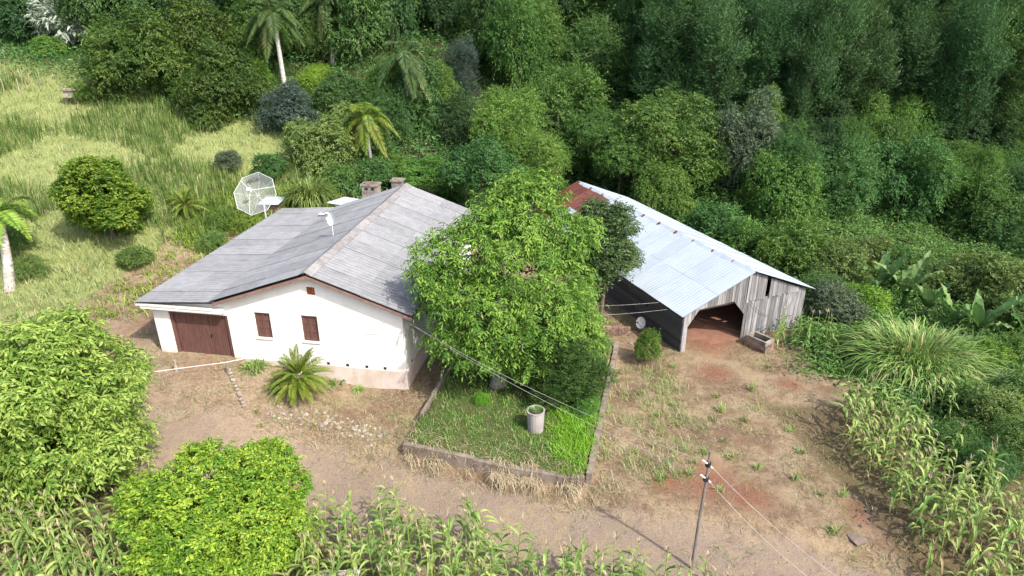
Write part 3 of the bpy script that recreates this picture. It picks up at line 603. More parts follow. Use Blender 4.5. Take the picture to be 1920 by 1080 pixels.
hero('garden_bush', 'dark feathery evergreen bush beside the shade tree in the garden', 23, 'rosemary', 1055, 690, G(1050, 752)[1] + .5, (1.45, 1.3, 1.35), 14, .4, 4200, .32, 9, .12, .03, tr=.08, cat='bush', droop=-.1, ldroop=-.1, low=-.9, lowl=-.9)
cl = at(95, 760, 3.3)
hero('leafy_tree', 'large bright green tree with drooping leaves rising above a maize patch', 24, 'left', 85, 765, cl[1], (2.85, 2.8, 3.2), 22, .31, 8800, .5, 9, .19, .07, core=.4, vamp=.55, tr=.22, droop=.5, ldroop=.5, low=-.85, lowl=-.85)
cl = at(415, 965, 1.9)
hero('citrus_tree', 'dense round yellow green citrus tree beside the gravel track', 25, 'citrus', 415, 968, cl[1], (2.15, 2.0, 1.65), 20, .32, 9500, .26, 8, .115, .055, core=.4, vamp=.55, tr=.14, droop=.2, low=-.8, lowl=-.8)
bb = G(195, 452)
hero('round_bush', 'round glossy green bush standing alone on the grassy slope', 26, 'bush', 193, 375, bb[1] + .3, (1.8, 1.8, 2.2), 20, .33, 6000, .3, 7, .17, .095, tr=.13, cat='bush', droop=.15, low=-.85, lowl=-.85)
cl = G(20, 690)
# ------------------------------------------------------------------ tree prototypes for the wood behind
PT = {}
PT['round'] = [tree_proto(31 + i, 'mid', (3, 3, 2.5), K=18, ns=3400, sl=.6, m=7, ll=.21, lw=.10, low=-.6) for i in range(2)]
PT['lay'] = [tree_proto(41 + i, 'feather', (3, 3, 2.4), K=16, rl=.38, ns=2900, sl=.9, m=9, ll=.2, lw=.075, droop=.25, ldroop=.1, up=.12, upb=1.0, low=-.6) for i in range(2)]
PT['vine'] = [tree_proto(51 + i, 'vine', (3, 3, 3), K=20, rl=.34, ns=3600, sl=.65, m=7, ll=.19, lw=.10, droop=.45, ldroop=.35, up=.15, upb=.5, low=-.8) for i in range(2)]
PT['pine'] = [tree_proto(61 + i, 'plant', (2.2, 2.2, 4.0), cz=7.5, K=30, rl=.26, ns=2700, sl=.7, m=7, ll=.26, lw=.06, droop=-.15, ldroop=-.15, up=.55, tr=.13, low=-.8) for i in range(3)]
PT['silver'] = [tree_proto(71, 'silver', (3, 3, 2), K=16, rl=.33, ns=750, sl=.8, m=6, ll=.55, lw=.22, upb=1.1, droop=.2, ldroop=.35, bark='pale_bark', low=-.1)]
PT['shrub'] = [tree_proto(81 + i, 'olive', (1.5, 1.5, 1.0), cz=.8, K=14, rl=.38, ns=1500, sl=.36, m=7, ll=.16, lw=.06, tr=.05, low=-.5) for i in range(2)]
PT['fernbush'] = [tree_proto(91 + i, 'cover', (1.5, 1.5, .95), cz=.75, K=12, rl=.4, ns=900, sl=.7, m=11, ll=.17, lw=.055, tr=.04, droop=.5, upb=1.1, low=-.5) for i in range(2)]
def P_(k): a = PT[k]; return a[int(RG.integers(0, len(a)))]
T = [  # px, py, rx, ry, Y, proto, material, name, label, group
 (150, 58, 80, 62, 63.5, 'silver', None, 'silver_leaved_tree', 'silvery white leaved tree standing above the top of the grassy slope'),
 (275, 190, 98, 98, 53, 'round', 'grove', 'fruit_tree', 'large dark fruit tree beside the wooden hive on the slope'),
 (395, 150, 88, 80, 58, 'round', 'grove', 'fruit_tree', 'dark fruit tree at the back of the grove, behind the other two'),
 (432, 228, 82, 78, 51, 'round', 'grove', 'fruit_tree', 'dark fruit tree next to the grey blue leaved tree'),
 (545, 225, 60, 58, 49, 'round', 'blue', 'grey_leaved_tree', 'dark grey blue leaved round tree under the tall palm'),
 (482, 172, 36, 32, 55, 'lay', 'bright', 'sunlit_tree', 'small vivid yellow green tree behind the dark fruit trees'),
 (600, 200, 38, 30, 55, 'lay', 'bright', 'sunlit_tree', 'small vivid yellow green tree beside the grey blue leaved tree'),
 (612, 285, 82, 66, 45.5, 'vine', 'olive', 'scrub_tree', 'low grey green scrubby tree to one side of the short palm'),
 (775, 205, 66, 78, 53, 'vine', 'mid', 'creeper_covered_tree', 'creeper covered dark tree beneath the dark feathery palm'),
 (955, 252, 74, 70, 50, 'lay', 'light', 'layered_tree', 'bright light green layered tree behind the shade tree'),
 (905, 332, 80, 58, 41.5, 'round', 'mid', 'leafy_tree', 'mid green bushy tree touching the far end of the house roof'),
 (800, 335, 62, 36, 43.5, 'round', 'light', 'leafy_tree', 'low yellow green tree directly behind the house chimneys'),
 (868, 150, 36, 62, 63, 'pine', 'blue', 'grey_leaved_tree', 'slim pale blue green tree at the edge of a dark gap in the wood'),
 (1050, 215, 84, 78, 57, 'lay', 'feather', 'layered_tree', 'feathery green tree beyond the bright layered tree'),
 (1110, 60, 95, 78, 80, 'lay', 'light', 'tall_tree', 'tall sunlit tree rising above the middle of the wood'),
 (1120, 170, 82, 80, 68, 'lay', 'mid', 'layered_tree', 'mid green layered tree below the tall sunlit tree'),
 (1245, 262, 100, 72, 50, 'vine', 'vine', 'creeper_covered_tree', 'wide creeper draped tree behind the middle of the barn roof'),
 (1390, 270, 74, 84, 50.5, 'vine', 'grey', 'creeper_covered_tree', 'grey green creeper covered tree with bare twigs behind the barn'),
 (1235, 365, 56, 60, 46.5, 'vine', 'light', 'creeper_covered_tree', 'small hanging creeper tree close to the barn roof'),
 (1445, 405, 78, 78, 47, 'vine', 'light', 'creeper_covered_tree', 'light green creeper mound beyond the front end of the barn'),
 (1560, 375, 84, 80, 50, 'lay', 'mid', 'layered_tree', 'flat layered tree over dark undergrowth beyond the barn'),
 (1685, 385, 84, 92, 50, 'vine', 'mid', 'creeper_covered_tree', 'tall dark tree hung with long creepers beyond the banana plants'),
 (1745, 335, 58, 46, 49, 'lay', 'light', 'layered_tree', 'bright crowned tree leaning on the long creeper hung tree'),
 (1815, 395, 72, 74, 48.5, 'lay', 'feather', 'layered_tree', 'spreading layered tree behind the olive green thicket'),
 (1895, 440, 70, 62, 46, 'lay', 'mid', 'layered_tree', 'dark layered tree at the shaded end of the olive thicket'),
 (330, 52, 105, 66, 66, 'lay', 'feather', 'layered_tree', 'wide feathery tree behind the dark fruit grove'),
 (1280, 150, 34, 24, 66, 'silver', None, 'silver_leaved_tree', 'small silvery leaved tree in front of the dark plantation'),
 (1000, 150, 66, 60, 72, 'round', 'mid', 'leafy_tree', 'rounded green tree next to the tall sunlit tree'),
 (700, 90, 76, 64, 74, 'lay', 'mid', 'layered_tree', 'mid green tree beyond the dark feathery palm'),
 (845, 60, 70, 60, 80, 'lay', 'feather', 'layered_tree', 'feathery crowned tree above the slim pale blue green tree'),
 (650, 150, 60, 56, 66, 'lay', 'mid', 'layered_tree', 'layered tree between the tall palm and the dark feathery palm'),
 (690, 318, 58, 40, 47.5, 'vine', 'mid', 'creeper_covered_tree', 'low creeper tangle under the short palm behind the house'),
 (648, 238, 58, 44, 52, 'round', 'mid', 'leafy_tree', 'rounded green tree at the back of the scrubby tree'),
 (725, 262, 58, 56, 50, 'lay', 'mid', 'layered_tree', 'layered tree standing past the short palm'),
 (855, 250, 60, 62, 54, 'lay', 'dark', 'layered_tree', 'dark layered tree in the gap before the bright layered tree'),
 (560, 130, 56, 50, 64, 'lay', 'mid', 'layered_tree', 'green layered tree at the foot of the tall white trunk'),
 (1010, 300, 60, 44, 47, 'lay', 'light', 'layered_tree', 'light green layered tree between the bright tree and the barn'),
 (445, 60, 60, 60, 66, 'round', 'mid', 'leafy_tree', 'mid green tree tucked behind the tall palm fronds'),
 (1165, 290, 62, 50, 49, 'lay', 'feather', 'layered_tree', 'feathery tree beyond the rusty end of the barn roof'),
 (62, 50, 84, 66, 66, 'round', 'dark', 'leafy_tree', 'dark tree beside the silvery tree at the top of the slope'),
]
for t in T: putpx(P_(t[5]), t[0], t[1], t[2], t[3], t[4], t[7], t[8], None, 'tree', t[6])
# fill the wood: plantation on the far slope, mixed wood in the middle
npl = nmx = 0
FILL = [(a, b) for b in (53, 55.5, 58, 61) for a in np.arange(-27, 9, 3.3)]
rg = np.random.default_rng(77)
for x, y in FILL:
    x += rg.uniform(-.9, .9); y += rg.uniform(-.9, .9); h_ = rg.uniform(3.2, 5.4); u, v_ = proj(x, y, zt1(x, y) + h_ * .6)
    if x < -18 and y < 57: continue
    if any(abs(u - t[0]) < t[2] * .75 and abs(v_ - t[1]) < t[3] and t[4] > y - 1 for t in T): continue
    if any(abs(u - a) < 60 and v_ < b + 95 and Y_ > y for a, b, Y_ in ((516, 40, 55), (612, 5, 60), (757, 105, 52))) and h_ > 4.2: continue
    k = ['lay', 'vine', 'round'][int(rg.integers(0, 3))]; mt = ['mid', 'light', 'feather', 'mid', 'vine'][int(rg.integers(0, 5))]
    d1 = {'mid': 'mid green', 'vine': 'mossy green', 'feather': 'fresh green', 'light': 'light green'}[mt] + ' ' + {'round': 'rounded', 'lay': 'feathery layered', 'vine': 'creeper draped'}[k]
    put(P_(k), (x, y, zt1(x, y) + h_ * .52), rg.uniform(1.9, 2.7), h_ * .48, 'thicket_tree', 'low ' + d1 + ' tree in the thicket around the palms', d1 + ' low trees around the palms', mat=mt)
for x, y in [(a + rg.uniform(-.8, .8), b + rg.uniform(-.8, .8)) for b in (47.5, 50.5, 53.5, 56.5, 59) for a in np.arange(14, 58, 3.1)]:
    u, v_ = proj(x, y, zt1(x, y) + 3)
    if u > 1990 or any(abs(u - t[0]) < t[2] * .8 and abs(v_ - t[1]) < t[3] and t[4] > y - 1 for t in T): continue
    k = ['lay', 'vine', 'round'][int(rg.integers(0, 3))]; mt = ['mid', 'light', 'feather', 'dark'][int(rg.integers(0, 4))]; h_ = rg.uniform(3.6, 5.6)
    d1 = {'mid': 'mid green', 'dark': 'dark green', 'feather': 'fresh green', 'light': 'light green'}[mt] + ' ' + {'round': 'rounded', 'lay': 'feathery layered', 'vine': 'creeper draped'}[k]
    put(P_(k), (x, y, zt1(x, y) + h_ * .55), rg.uniform(1.7, 2.5), h_ * .45, 'thicket_tree', 'low ' + d1 + ' tree at the foot of the plantation', d1 + ' low trees below the plantation', mat=mt)
for gy_ in np.arange(52, 150, 3.2):
    for gx_ in np.arange(-95, 120, 4.2 + (gy_ - 52) * .012):
        x = gx_ + rg.uniform(-1.6, 1.6); y = gy_ + rg.uniform(-1.4, 1.4); zb = zt1(x, y)
        if x < -9 and y < 60 + .3 * max(0, -x - 30): continue
        if y > 96 and x < 8: continue
        plant = x > 10 + .10 * (y - 60) and y > 55.5
        if -9 <= x <= 12 and y < 59: continue
        if x > 12 and y < 55.5: continue
        hgt = rg.uniform(10, 13.5) if plant else rg.uniform(6.5, 10)
        u, v_ = proj(x, y, zb + hgt); u2, v2 = proj(x, y, zb + hgt * .35)
        if u < -80 or u > 2000 or v2 < -60: continue
        um, vm = proj(x, y, zb + hgt * .6)
        if any(abs(um - t[0]) < t[2] and abs(vm - t[1]) < t[3] * 1.1 and t[4] > y for t in T): continue
        if any(abs(um - a) < 75 and abs(vm - b) < 80 and Y_ > y for a, b, Y_ in ((516, 40, 55), (612, 20, 60), (757, 112, 52))): continue
        if plant:
            npl += 1; r_ = rg.uniform(1.9, 2.9); pale = rg.random() < .35
            put(P_('pine'), (x, y, zb + hgt * .56), r_ * 1.1, hgt * .47, 'plantation_tree', 'slender %s green plantation tree on the far wooded slope' % ('mid' if pale else 'dark'), '%s plantation trees on the far slope' % ('mid green' if pale else 'dark'), mat='plant2' if pale else None)
        else:
            nmx += 1; k = ['round', 'lay', 'lay', 'vine'][int(rg.integers(0, 4))]; r_ = rg.uniform(2.4, 3.9); mt = ['mid', 'dark', 'dark', 'feather', 'mid'][int(rg.integers(0, 5))]
            d1 = {'mid': 'mid green', 'dark': 'dark green', 'feather': 'fresh green'}[mt] + ' ' + {'round': 'rounded', 'lay': 'feathery layered', 'vine': 'creeper draped'}[k]
            put(P_(k), (x, y, zb + hgt * .52), r_, hgt * .5, 'wood_tree', d1 + ' tree packed among others in the wood', d1 + ' trees in the wood', mat=mt)
print('plantation', npl, 'mixed', nmx)
# shrubs
SH = [  # px, py(base), r m, proto, mat, label
 (1850, 585, 2.6, 'shrub', 'olive', 'wide olive green thicket behind the banana plants'), (1765, 560, 1.8, 'shrub', 'olive', None), (1900, 625, 1.7, 'shrub', 'olive', None),
 (1480, 505, 2.2, 'shrub', 'light', None), (1560, 530, 1.9, 'shrub', 'olive', None), (1400, 470, 1.6, 'shrub', 'feather', None), (1330, 440, 1.7, 'shrub', 'mid', None), (1265, 405, 1.4, 'shrub', 'light', None), (1620, 505, 1.7, 'shrub', 'olive', None), (1680, 520, 1.5, 'shrub', 'vine', None),
 (1560, 600, 1.5, 'shrub', 'grey', 'grey green shrub at the barn corner'), (1610, 590, 1.3, 'shrub', 'bright', 'yellow tinged shrub between barn and banana plants'), (1530, 570, 1.3, 'shrub', 'mid', None),
 (1905, 700, 1.4, 'fernbush', 'light', None), (1850, 700, 1.2, 'fernbush', 'bright', None), (1915, 780, 1.5, 'fernbush', 'cover', None), (1850, 800, 1.35, 'shrub', 'olive', None), (1900, 870, 1.3, 'fernbush', 'cover', None), (1800, 770, 1.0, 'fernbush', 'cover', None), (1780, 850, 1.0, 'fernbush', 'cover', None), (1840, 900, 1.0, 'fernbush', 'mid', None),
 (700, 350, 1.5, 'shrub', 'mid', None), (740, 335, 1.4, 'fernbush', 'light', None), (640, 350, 1.2, 'fernbush', 'cover', None), (510, 335, 1.3, 'shrub', 'mid', None), (850, 395, 1.5, 'shrub', 'mid', None),
 (1010, 345, 1.8, 'shrub', 'olive', None), (1060, 330, 1.6, 'shrub', 'vine', None), (430, 318, 1.0, 'shrub', 'grey', 'pale grey green weed bush beneath the fruit grove'), (160, 190, 1.1, 'fernbush', 'light', 'light green sapling beside the wooden hive'),
 (1110, 700, .65, 'shrub', 'weed', None), (1100, 770, .6, 'fernbush', 'light', None), (1115, 655, .7, 'fernbush', 'weed', None),
 (470, 440, 1.1, 'fernbush', 'fern', 'yellow green fern patch against the garage roof'), (420, 430, 1.0, 'fernbush', 'light', None), (400, 470, .9, 'fernbush', 'weed', None), (255, 500, .9, 'shrub', 'weed', 'leafy weed patch on the bank above the garage'), (30, 470, 1.1, 'fernbush', 'weed', None), (60, 520, .9, 'fernbush', 'weed', None),
 (1030, 680, .7, 'fernbush', 'weed', None), (535, 735, .5, 'shrub', 'dark', 'dark low shrub under the large sago palm'), (905, 755, .35, 'fernbush', 'lawnb', 'small bright plant at the foot of the shade tree'), (100, 110, 1.4, 'shrub', 'light', None), (180, 140, 1.2, 'shrub', 'mid', None)]
def SHL(px, py, k, mt):
    w = {'fernbush': 'ferny', 'shrub': 'rounded'}[k]; c_ = {'olive': 'olive', 'light': 'light green', 'feather': 'fresh green', 'mid': 'mid green', 'vine': 'mossy green', 'cover': 'deep green', 'bright': 'bright green', 'weed': 'weedy green'}[mt]
    where = 'behind the barn and banana plants' if px > 1200 and py < 640 else 'in the rough beside the maize' if px > 1700 else 'inside the walled garden' if py > 640 else 'on the slope beside the garage' if py > 410 else 'behind the house and barn'
    return '%s %s shrub %s' % (c_, w, where), '%s %s shrubs %s' % (c_, w, where)
for px, py, r_, k, mt, lab in SH:
    b = G(px, py); put(P_(k), (b[0], b[1], b[2] + r_ * .5), r_, r_ * .72, 'shrub', lab or SHL(px, py, k, mt)[0], None if lab else SHL(px, py, k, mt)[1], 'shrub', mt)
sb = G(1212, 680); put(P_('shrub'), (sb[0], sb[1], sb[2] + .75), .62, .8, 'young_shrub', 'upright bright green shrub beside the white dish by the barn', None, 'shrub', 'light')

# ------------------------------------------------------------------ grasses (stuff)
def scatter(rg, n, x0, x1, y0, y1, f, vis=True):
    x = rg.uniform(x0, x1, n); y = rg.uniform(y0, y1, n); ok = rg.random(n) < f(x, y); x = x[ok]; y = y[ok]; z = zt(x, y)
    if vis:
        u, v = proj(x, y, z); ok = (u > -60) & (u < 1980) & (v > -40) & (v < 1200); x = x[ok]; y = y[ok]; z = z[ok]
    return np.stack([x, y, z], 1)
HPOLY = [H2W(a, b, 0)[:2] for a, b in ((WL - .1, -.1), (.1, -.1), (.1, WB + .2), (WL - .1, WB + .2))]
BPOLY = [B2W(a, b, 0)[:2] for a, b in ((-.1, -.05), (BW + .1, -.05), (BW + .1, BL), (-.1, BL))]
def free(x, y): return ~inpoly(x, y, HPOLY) & ~inpoly(x, y, BPOLY)
def tufts(name, label, cat, P, rg, nb, L, Wd, mat, up=(.7, 1.), out=(.2, .6), droop=(.1, .5), K=2, spread=.12, v=(0, 1), dryp=.0, wob=0):
    n = len(P); o = np.repeat(P, nb, 0); N = n * nb; o = o + np.concatenate([rg.normal(0, spread, (N, 2)), np.full((N, 1), -.02)], 1)
    sc = np.repeat(rg.uniform(.6, 1.3, n), nb); vv = np.clip(np.repeat(rg.uniform(v[0], v[1], n), nb) + rg.normal(0, .15, N), 0, 1); dr = rg.random(N) < dryp; vv = np.where(dr, rg.uniform(1.5, 2, N), vv)
    V, F, a = blades(o, rg.uniform(0, 6.283, N), rg.uniform(L[0], L[1], N) * sc, rg.uniform(*up, N), rg.uniform(*out, N), rg.uniform(*droop, N), Wd * rg.uniform(.7, 1.3, N), K, vv, wob=wob, rg=rg)
    o_ = ob(name, mkmesh(name, V, [F], {'v': a}), mat); tag(o_, label, cat, None, 'stuff'); return o_
rg = np.random.default_rng(101)
hillf = lambda x, y: masks(x, y)['hill'] * free(x, y) * np.clip(30 / y, .25, 1)
P = scatter(rg, 42000, -62, -8, 24, 70, hillf)
tufts('meadow_grass', 'pale yellow green tall grass covering the slope', 'grass', P, rg, 5, (.3, .75), .035, M['f_hill'], (.7, 1.05), (.15, .6), (.1, .5), 2, .18, (0, 1), .14)
P = scatter(rg, 7000, -40, -12, 36, 54, lambda x, y: hillf(x, y) * (np.sin(x * .5 + y * .3) + np.sin(y * .7 - x * .2) > -.1))
tufts('tall_weeds', 'upright tall weeds on the slope below the fruit trees', 'weeds', P, rg, 7, (.6, 1.15), .05, M['f_weed'], (.85, 1.05), (.05, .3), (0, .2), 2, .2, (0, .8), .08)
P = scatter(rg, 9500, -24, -11, 29, 42, lambda x, y: hillf(x, y) * (x > -21 + .2 * (y - 30)))
tufts('green_weeds', 'lush green weeds along the garage side of the house', 'weeds', P, rg, 9, (.3, .8), .055, M['f_fern'], (.6, .95), (.3, .7), (.2, .6), 2, .2, (.2, 1))
P = scatter(rg, 16000, -12, 12, 15, 30, lambda x, y: (sdist(x, y, BED) > .08) * 1.)
lb_ = np.exp(-((P[:, 0] - at(1085, 820, .45)[0]) ** 2 / 1.1 + (P[:, 1] - at(1085, 820, .45)[1]) ** 2 / 4.5)) > rg.uniform(.2, .75, len(P))
tufts('lawn_grass', 'green lawn grass filling the walled garden', 'grass', P[~lb_], rg, 9, (.12, .32), .022, M['f_lawn'], (.6, 1), (.2, .8), (.1, .6), 2, .09, (0, 1), .16)
tufts('bright_grass', 'vivid green long grass in the garden corner', 'grass', np.repeat(P[lb_], 2, 0), rg, 12, (.25, .5), .03, M['f_lawnb'], (.6, 1), (.3, .8), (.3, .8), 2, .12, (0, 1))
def yardf(x, y):
    k = masks(x, y); return np.clip(1 - k['hill'] - k['forest'] - k['lawn'], 0, 1) * free(x, y) * (1 - .82 * k['road']) * (1 - .75 * k['red']) * (np.sin(x * 1.7 + 2 * np.sin(y * .9)) * np.sin(y * 1.9 + x * .4) > -.35)
P = scatter(rg, 46000, -22, 18, 13, 32, yardf)
tufts('dry_grass', 'dry straw coloured grass over the yard', 'grass', P, rg, 5, (.10, .32), .016, M['f_straw'], (.1, .6), (.5, 1.), (.1, .5), 2, .16, (0, 1))
P = scatter(rg, 9000, -22, 18, 13, 32, lambda x, y: yardf(x, y) * (np.sin(x * .9 + 1.3 * np.sin(y * .7 + 1)) * np.cos(y * .8 - x * .5) > .2))
tufts('yard_weeds', 'thin green weeds in patches on the dry yard', 'weeds', P, rg, 7, (.12, .36), .022, M['f_weed'], (.5, 1), (.3, .8), (.1, .5), 2, .14, (0, 1), .15)
STL = wpoly([(520, 775), (690, 800), (760, 815), (850, 835), (1100, 880), (1180, 900), (1100, 945), (900, 900), (700, 850), (520, 800)], .1)
P = scatter(rg, 2600, -14, 8, 15, 25, lambda x, y: (sdist(x, y, STL) > 0) * 1.)
tufts('dry_grass', 'long pale dead grass along the bank above the track', 'grass', P, rg, 9, (.3, .75), .018, M['f_straw'], (.15, .7), (.5, 1.), (.2, .8), 3, .16, (.1, 1), 0, .03)
P = scatter(rg, 9000, -20, -3, 18, 30, lambda x, y: np.clip(sdist(x, y, HOUSEYARD) + .4, 0, 1) * free(x, y) * (np.sin(x * 1.1 + 1.7 * np.sin(y * .8)) * np.sin(y * 1.3 - x * .5) > -.1))
tufts('dry_grass', 'matted straw and dead grass in front of the garage and house', 'grass', P, rg, 7, (.15, .45), .018, M['f_straw'], (.1, .5), (.5, 1.), (.1, .5), 2, .18, (.1, 1))
P = scatter(rg, 1500, -20, -3, 18, 30, lambda x, y: np.clip(sdist(x, y, HOUSEYARD) + .4, 0, 1) * free(x, y) * (np.sin(x * 1.6 + y) * np.sin(y * 1.2) > .25))
tufts('yard_weeds', 'sparse green weeds in front of the garage and house', 'weeds', P, rg, 6, (.12, .35), .022, M['f_weed'], (.5, 1), (.3, .8), (.1, .5), 2, .14, (.2, 1), .2)
WDL = wpoly([(1150, 690), (1250, 690), (1330, 790), (1320, 900), (1130, 930), (1110, 870)])
P = scatter(rg, 2200, 1, 10, 15, 28, lambda x, y: (sdist(x, y, WDL) > 0) * (np.sin(x * 2.2 + y) * np.sin(y * 1.6) > -.3))
tufts('yard_weeds', 'grey green tall weeds between the garden kerb and the yard', 'weeds', P, rg, 8, (.25, .6), .022, M['f_hill'], (.6, 1), (.3, .8), (.1, .5), 2, .15, (0, .7), .25)
# leaf litter cover under shrubs and wood
def carpet(name, label, P, rg, ll, lw, h, mat):
    n = len(P); o = P.copy(); o[:, 2] += h * rg.random(n) ** 1.2 * (.55 + .45 * np.sin(o[:, 0] * 1.4 + np.sin(o[:, 1]) * 1.5) * np.sin(o[:, 1] * 1.2))
    d = unit(rg.normal(0, 1, (n, 3)) * np.array([1, 1, .5]) + np.array([0, -.2, .1])); nn = unit(rg.normal(0, .5, (n, 3)) + np.array([0, -.2, 1]))
    V, F, v = leaves(o, d, nn, ll * rg.uniform(.6, 1.3, n), lw * rg.uniform(.6, 1.3, n), rg.random(n)); return tag(ob(name, mkmesh(name, V, [F], {'v': v}), mat), label, 'undergrowth', None, 'stuff')
P = scatter(rg, 420000, 9, 58, 17, 62, lambda x, y: masks(x, y)['forest'] * free(x, y) * np.clip(26 / y, .3, 1) * (x > 10.5 + .02 * y))
carpet('undergrowth', 'tangled green undergrowth beyond the barn and maize', P, rg, .24, .10, 1.1, M['f_cover'])
P = scatter(rg, 200000, -62, 16, 40, 80, lambda x, y: np.maximum(masks(x, y)['forest'], sm(46, 52, y - .3 * np.maximum(0, -x - 14)), ) * free(x, y) * np.clip(40 / y, .2, 1))
carpet('undergrowth', 'dark undergrowth on the floor of the wood', P, rg, .36, .15, 1.5, M['f_mid'])
P = scatter(rg, 26000, -24, 14, 12, 20, lambda x, y: masks(x, y)['field'] * (x < 9))
carpet('undergrowth', 'low green weeds growing between the maize rows', P, rg, .14, .05, .4, M['f_weed'])
# loose stones on the track and yard
def pebbles(name, label, P, rg, s, mat):
    base = np.array([[1, 0, 0], [-.5, .87, 0], [-.5, -.87, 0], [.1, .1, .8]]); n = len(P); sc = s * rg.uniform(.5, 1.8, n) ** 1.5; a = rg.uniform(0, 6.28, n)
    V = base[None] * sc[:, None, None] * rg.uniform(.7, 1.3, (n, 4, 1)); X = V[..., 0] * np.cos(a)[:, None] - V[..., 1] * np.sin(a)[:, None]; Y = V[..., 0] * np.sin(a)[:, None] + V[..., 1] * np.cos(a)[:, None]
    V = np.stack([X, Y, V[..., 2]], 2) + P[:, None]; b = np.arange(n)[:, None] * 4
    F = np.concatenate([b + [0, 1, 3], b + [1, 2, 3], b + [2, 0, 3]]); return tag(ob(name, mkmesh(name, V.reshape(-1, 3), [F], {'v': np.repeat(rg.random(n), 4)}), mat), label, 'gravel', None, 'stuff')
P = scatter(rg, 9000, -18, 14, 13, 30, lambda x, y: np.maximum(masks(x, y)['road'] * .9, .25 * yardf(x, y) + .35 * masks(x, y)['red'] * free(x, y)))
pebbles('gravel', 'small loose pale stones on the track and yard', P, rg, .022, M['stone'])

# ------------------------------------------------------------------ maize
rg = np.random.default_rng(202)
def mleaf(rg, L=.8, dry=False, n=1):
    V, F, a = blades(np.zeros((1, 3)), np.zeros(1), L, rg.uniform(.55, 1.0) if not dry else .1, rg.uniform(.6, .85) if not dry else .45, rg.uniform(.7, 1.15) if not dry else .7, (.105 if not dry else .075), 6, 1.8 if dry else rg.uniform(.1, 1.), wob=.012, rg=rg, fold=.35)
    return V, F, a
def rotz(V, a): c, s = math.cos(a), math.sin(a); return np.stack([V[:, 0] * c - V[:, 1] * s, V[:, 0] * s + V[:, 1] * c, V[:, 2]], 1)
LEAFM = []
for i in range(10):
    mb = MB(); mb.add(*mleaf(rg, rg.uniform(.65, .95), i >= 8)); me = mb.mesh('leaf'); me.materials.append(M['f_maize']); LEAFM.append(me)
def maize_layout(rg, H):
    n = int(rg.integers(8, 11)); az = rg.uniform(0, 3.14); out = []
    for i in range(n):
        z = H * (.16 + .70 * i / n); dry = i < 2 and rg.random() < .75; out.append((z, az + (i % 2) * math.pi + rg.normal(0, .35), dry, (.75 if i > n - 3 else 1.) * rg.uniform(.85, 1.15)))
    return out
STK, TAS, FOLM = [], [], []
for i in range(3):
    P = np.array([[0, 0, -.08], [.01, 0, .6], [.03, .01, 1.2], [.04, .03, 1.8]]); me = MB().tube(P, [.02, .018, .015, .009], 5, 1.0).mesh('stalk'); me.materials.append(M['f_maize']); STK.append(me)
    N = 9; V, F, a = blades(np.tile([.04, .03, 1.74], (N, 1)), rg.uniform(0, 6.28, N), rg.uniform(.2, .34, N), rg.uniform(.7, 1., N), rg.uniform(.15, .6, N), rg.uniform(.1, .5, N), .026, 2, rg.uniform(.3, 1, N)); me = MB().add(V, F, a).mesh('tassel'); me.materials.append(M['f_straw']); TAS.append(me)
for i in range(8):
    mb = MB()
    for z, a, dry, s in maize_layout(rg, 1.85):
        V, F, v = mleaf(rg, rg.uniform(.65, .95) * s, dry); mb.add(rotz(V, a) + np.array([.02, .01, z]), F, v)
    me = mb.mesh('foliage'); me.materials.append(M['f_maize']); FOLM.append(me)
def maize(x, y, full, label, group, sc=1.):
    root = tag(empty('maize_plant', (x, y, zt1(x, y)), rg.uniform(0, 6.28)), label, 'maize', group); root.scale = (sc, sc, sc * rg.uniform(.9, 1.1)); root.rotation_euler = (rg.normal(0, .06), rg.normal(0, .06), rg.uniform(0, 6.28))
    ob('stalk', STK[int(rg.integers(0, 3))], None, root); ob('tassel', TAS[int(rg.integers(0, 3))], None, root)
    if full:
        for z, a, dry, s in maize_layout(rg, 1.85):
            o = ob('leaf', LEAFM[8 + int(rg.integers(0, 2)) if dry else int(rg.integers(0, 8))], None, root); o.location = (.02, .01, z); o.rotation_euler = (0, 0, a); o.scale = (s, s, s)
    else: ob('foliage', FOLM[int(rg.integers(0, 8))], None, root)
def field(top, ymin, sp, label, group, fullp, zt_=1.6, sc=1., jit=.28, cap=300):
    tp = [at(a, b, zt_) for a, b in top]; tx = [p[0] for p in tp]; ty = [p[1] for p in tp]; n = 0
    for y in np.arange(ymin, max(ty) + .1, sp):
        for x in np.arange(min(tx), max(tx), sp * .85):
            xx = x + rg.normal(0, jit * sp); yy = y + rg.normal(0, jit * sp)
            if yy > np.interp(xx, tx, ty) or xx < min(tx) or xx > max(tx) or rg.random() < .1 or n >= cap: continue
            n += 1; maize(xx, yy, rg.random() < fullp, label, group, sc * rg.uniform(.82, 1.1))
    print(label, n)
field([(575, 925), (640, 905), (720, 880), (800, 930), (900, 925), (990, 985), (1060, 985), (1200, 1005), (1290, 1030), (1400, 1065), (1460, 1120)], 12.6, .5, 'green maize plant in the field edge beside the gravel track', 'maize along the track', .35)
field([(-60, 930), (40, 935), (150, 930), (250, 950), (275, 1010)], 12.4, .5, 'maize plant in the patch under the large leafy tree', 'maize under the leafy tree', .25)
RM = wpoly([(1570, 770), (1610, 760), (1700, 800), (1740, 850), (1800, 900), (1900, 960), (1990, 1010), (2020, 1120), (1980, 1230), (1800, 1180), (1700, 1000), (1620, 900), (1580, 840)])
n = 0
for x in np.arange(6, 24, .46):
    for y in np.arange(9, 26, .46):
        xx = x + rg.normal(0, .15); yy = y + rg.normal(0, .15)
        if inpoly(np.array([xx]), np.array([yy]), RM)[0] and rg.random() < .8:
            n += 1; maize(xx, yy, False, 'maize plant with drying leaves in the patch below the elephant grass', 'maize in the patch by the yard', rg.uniform(.8, 1.12))
print('right maize', n)
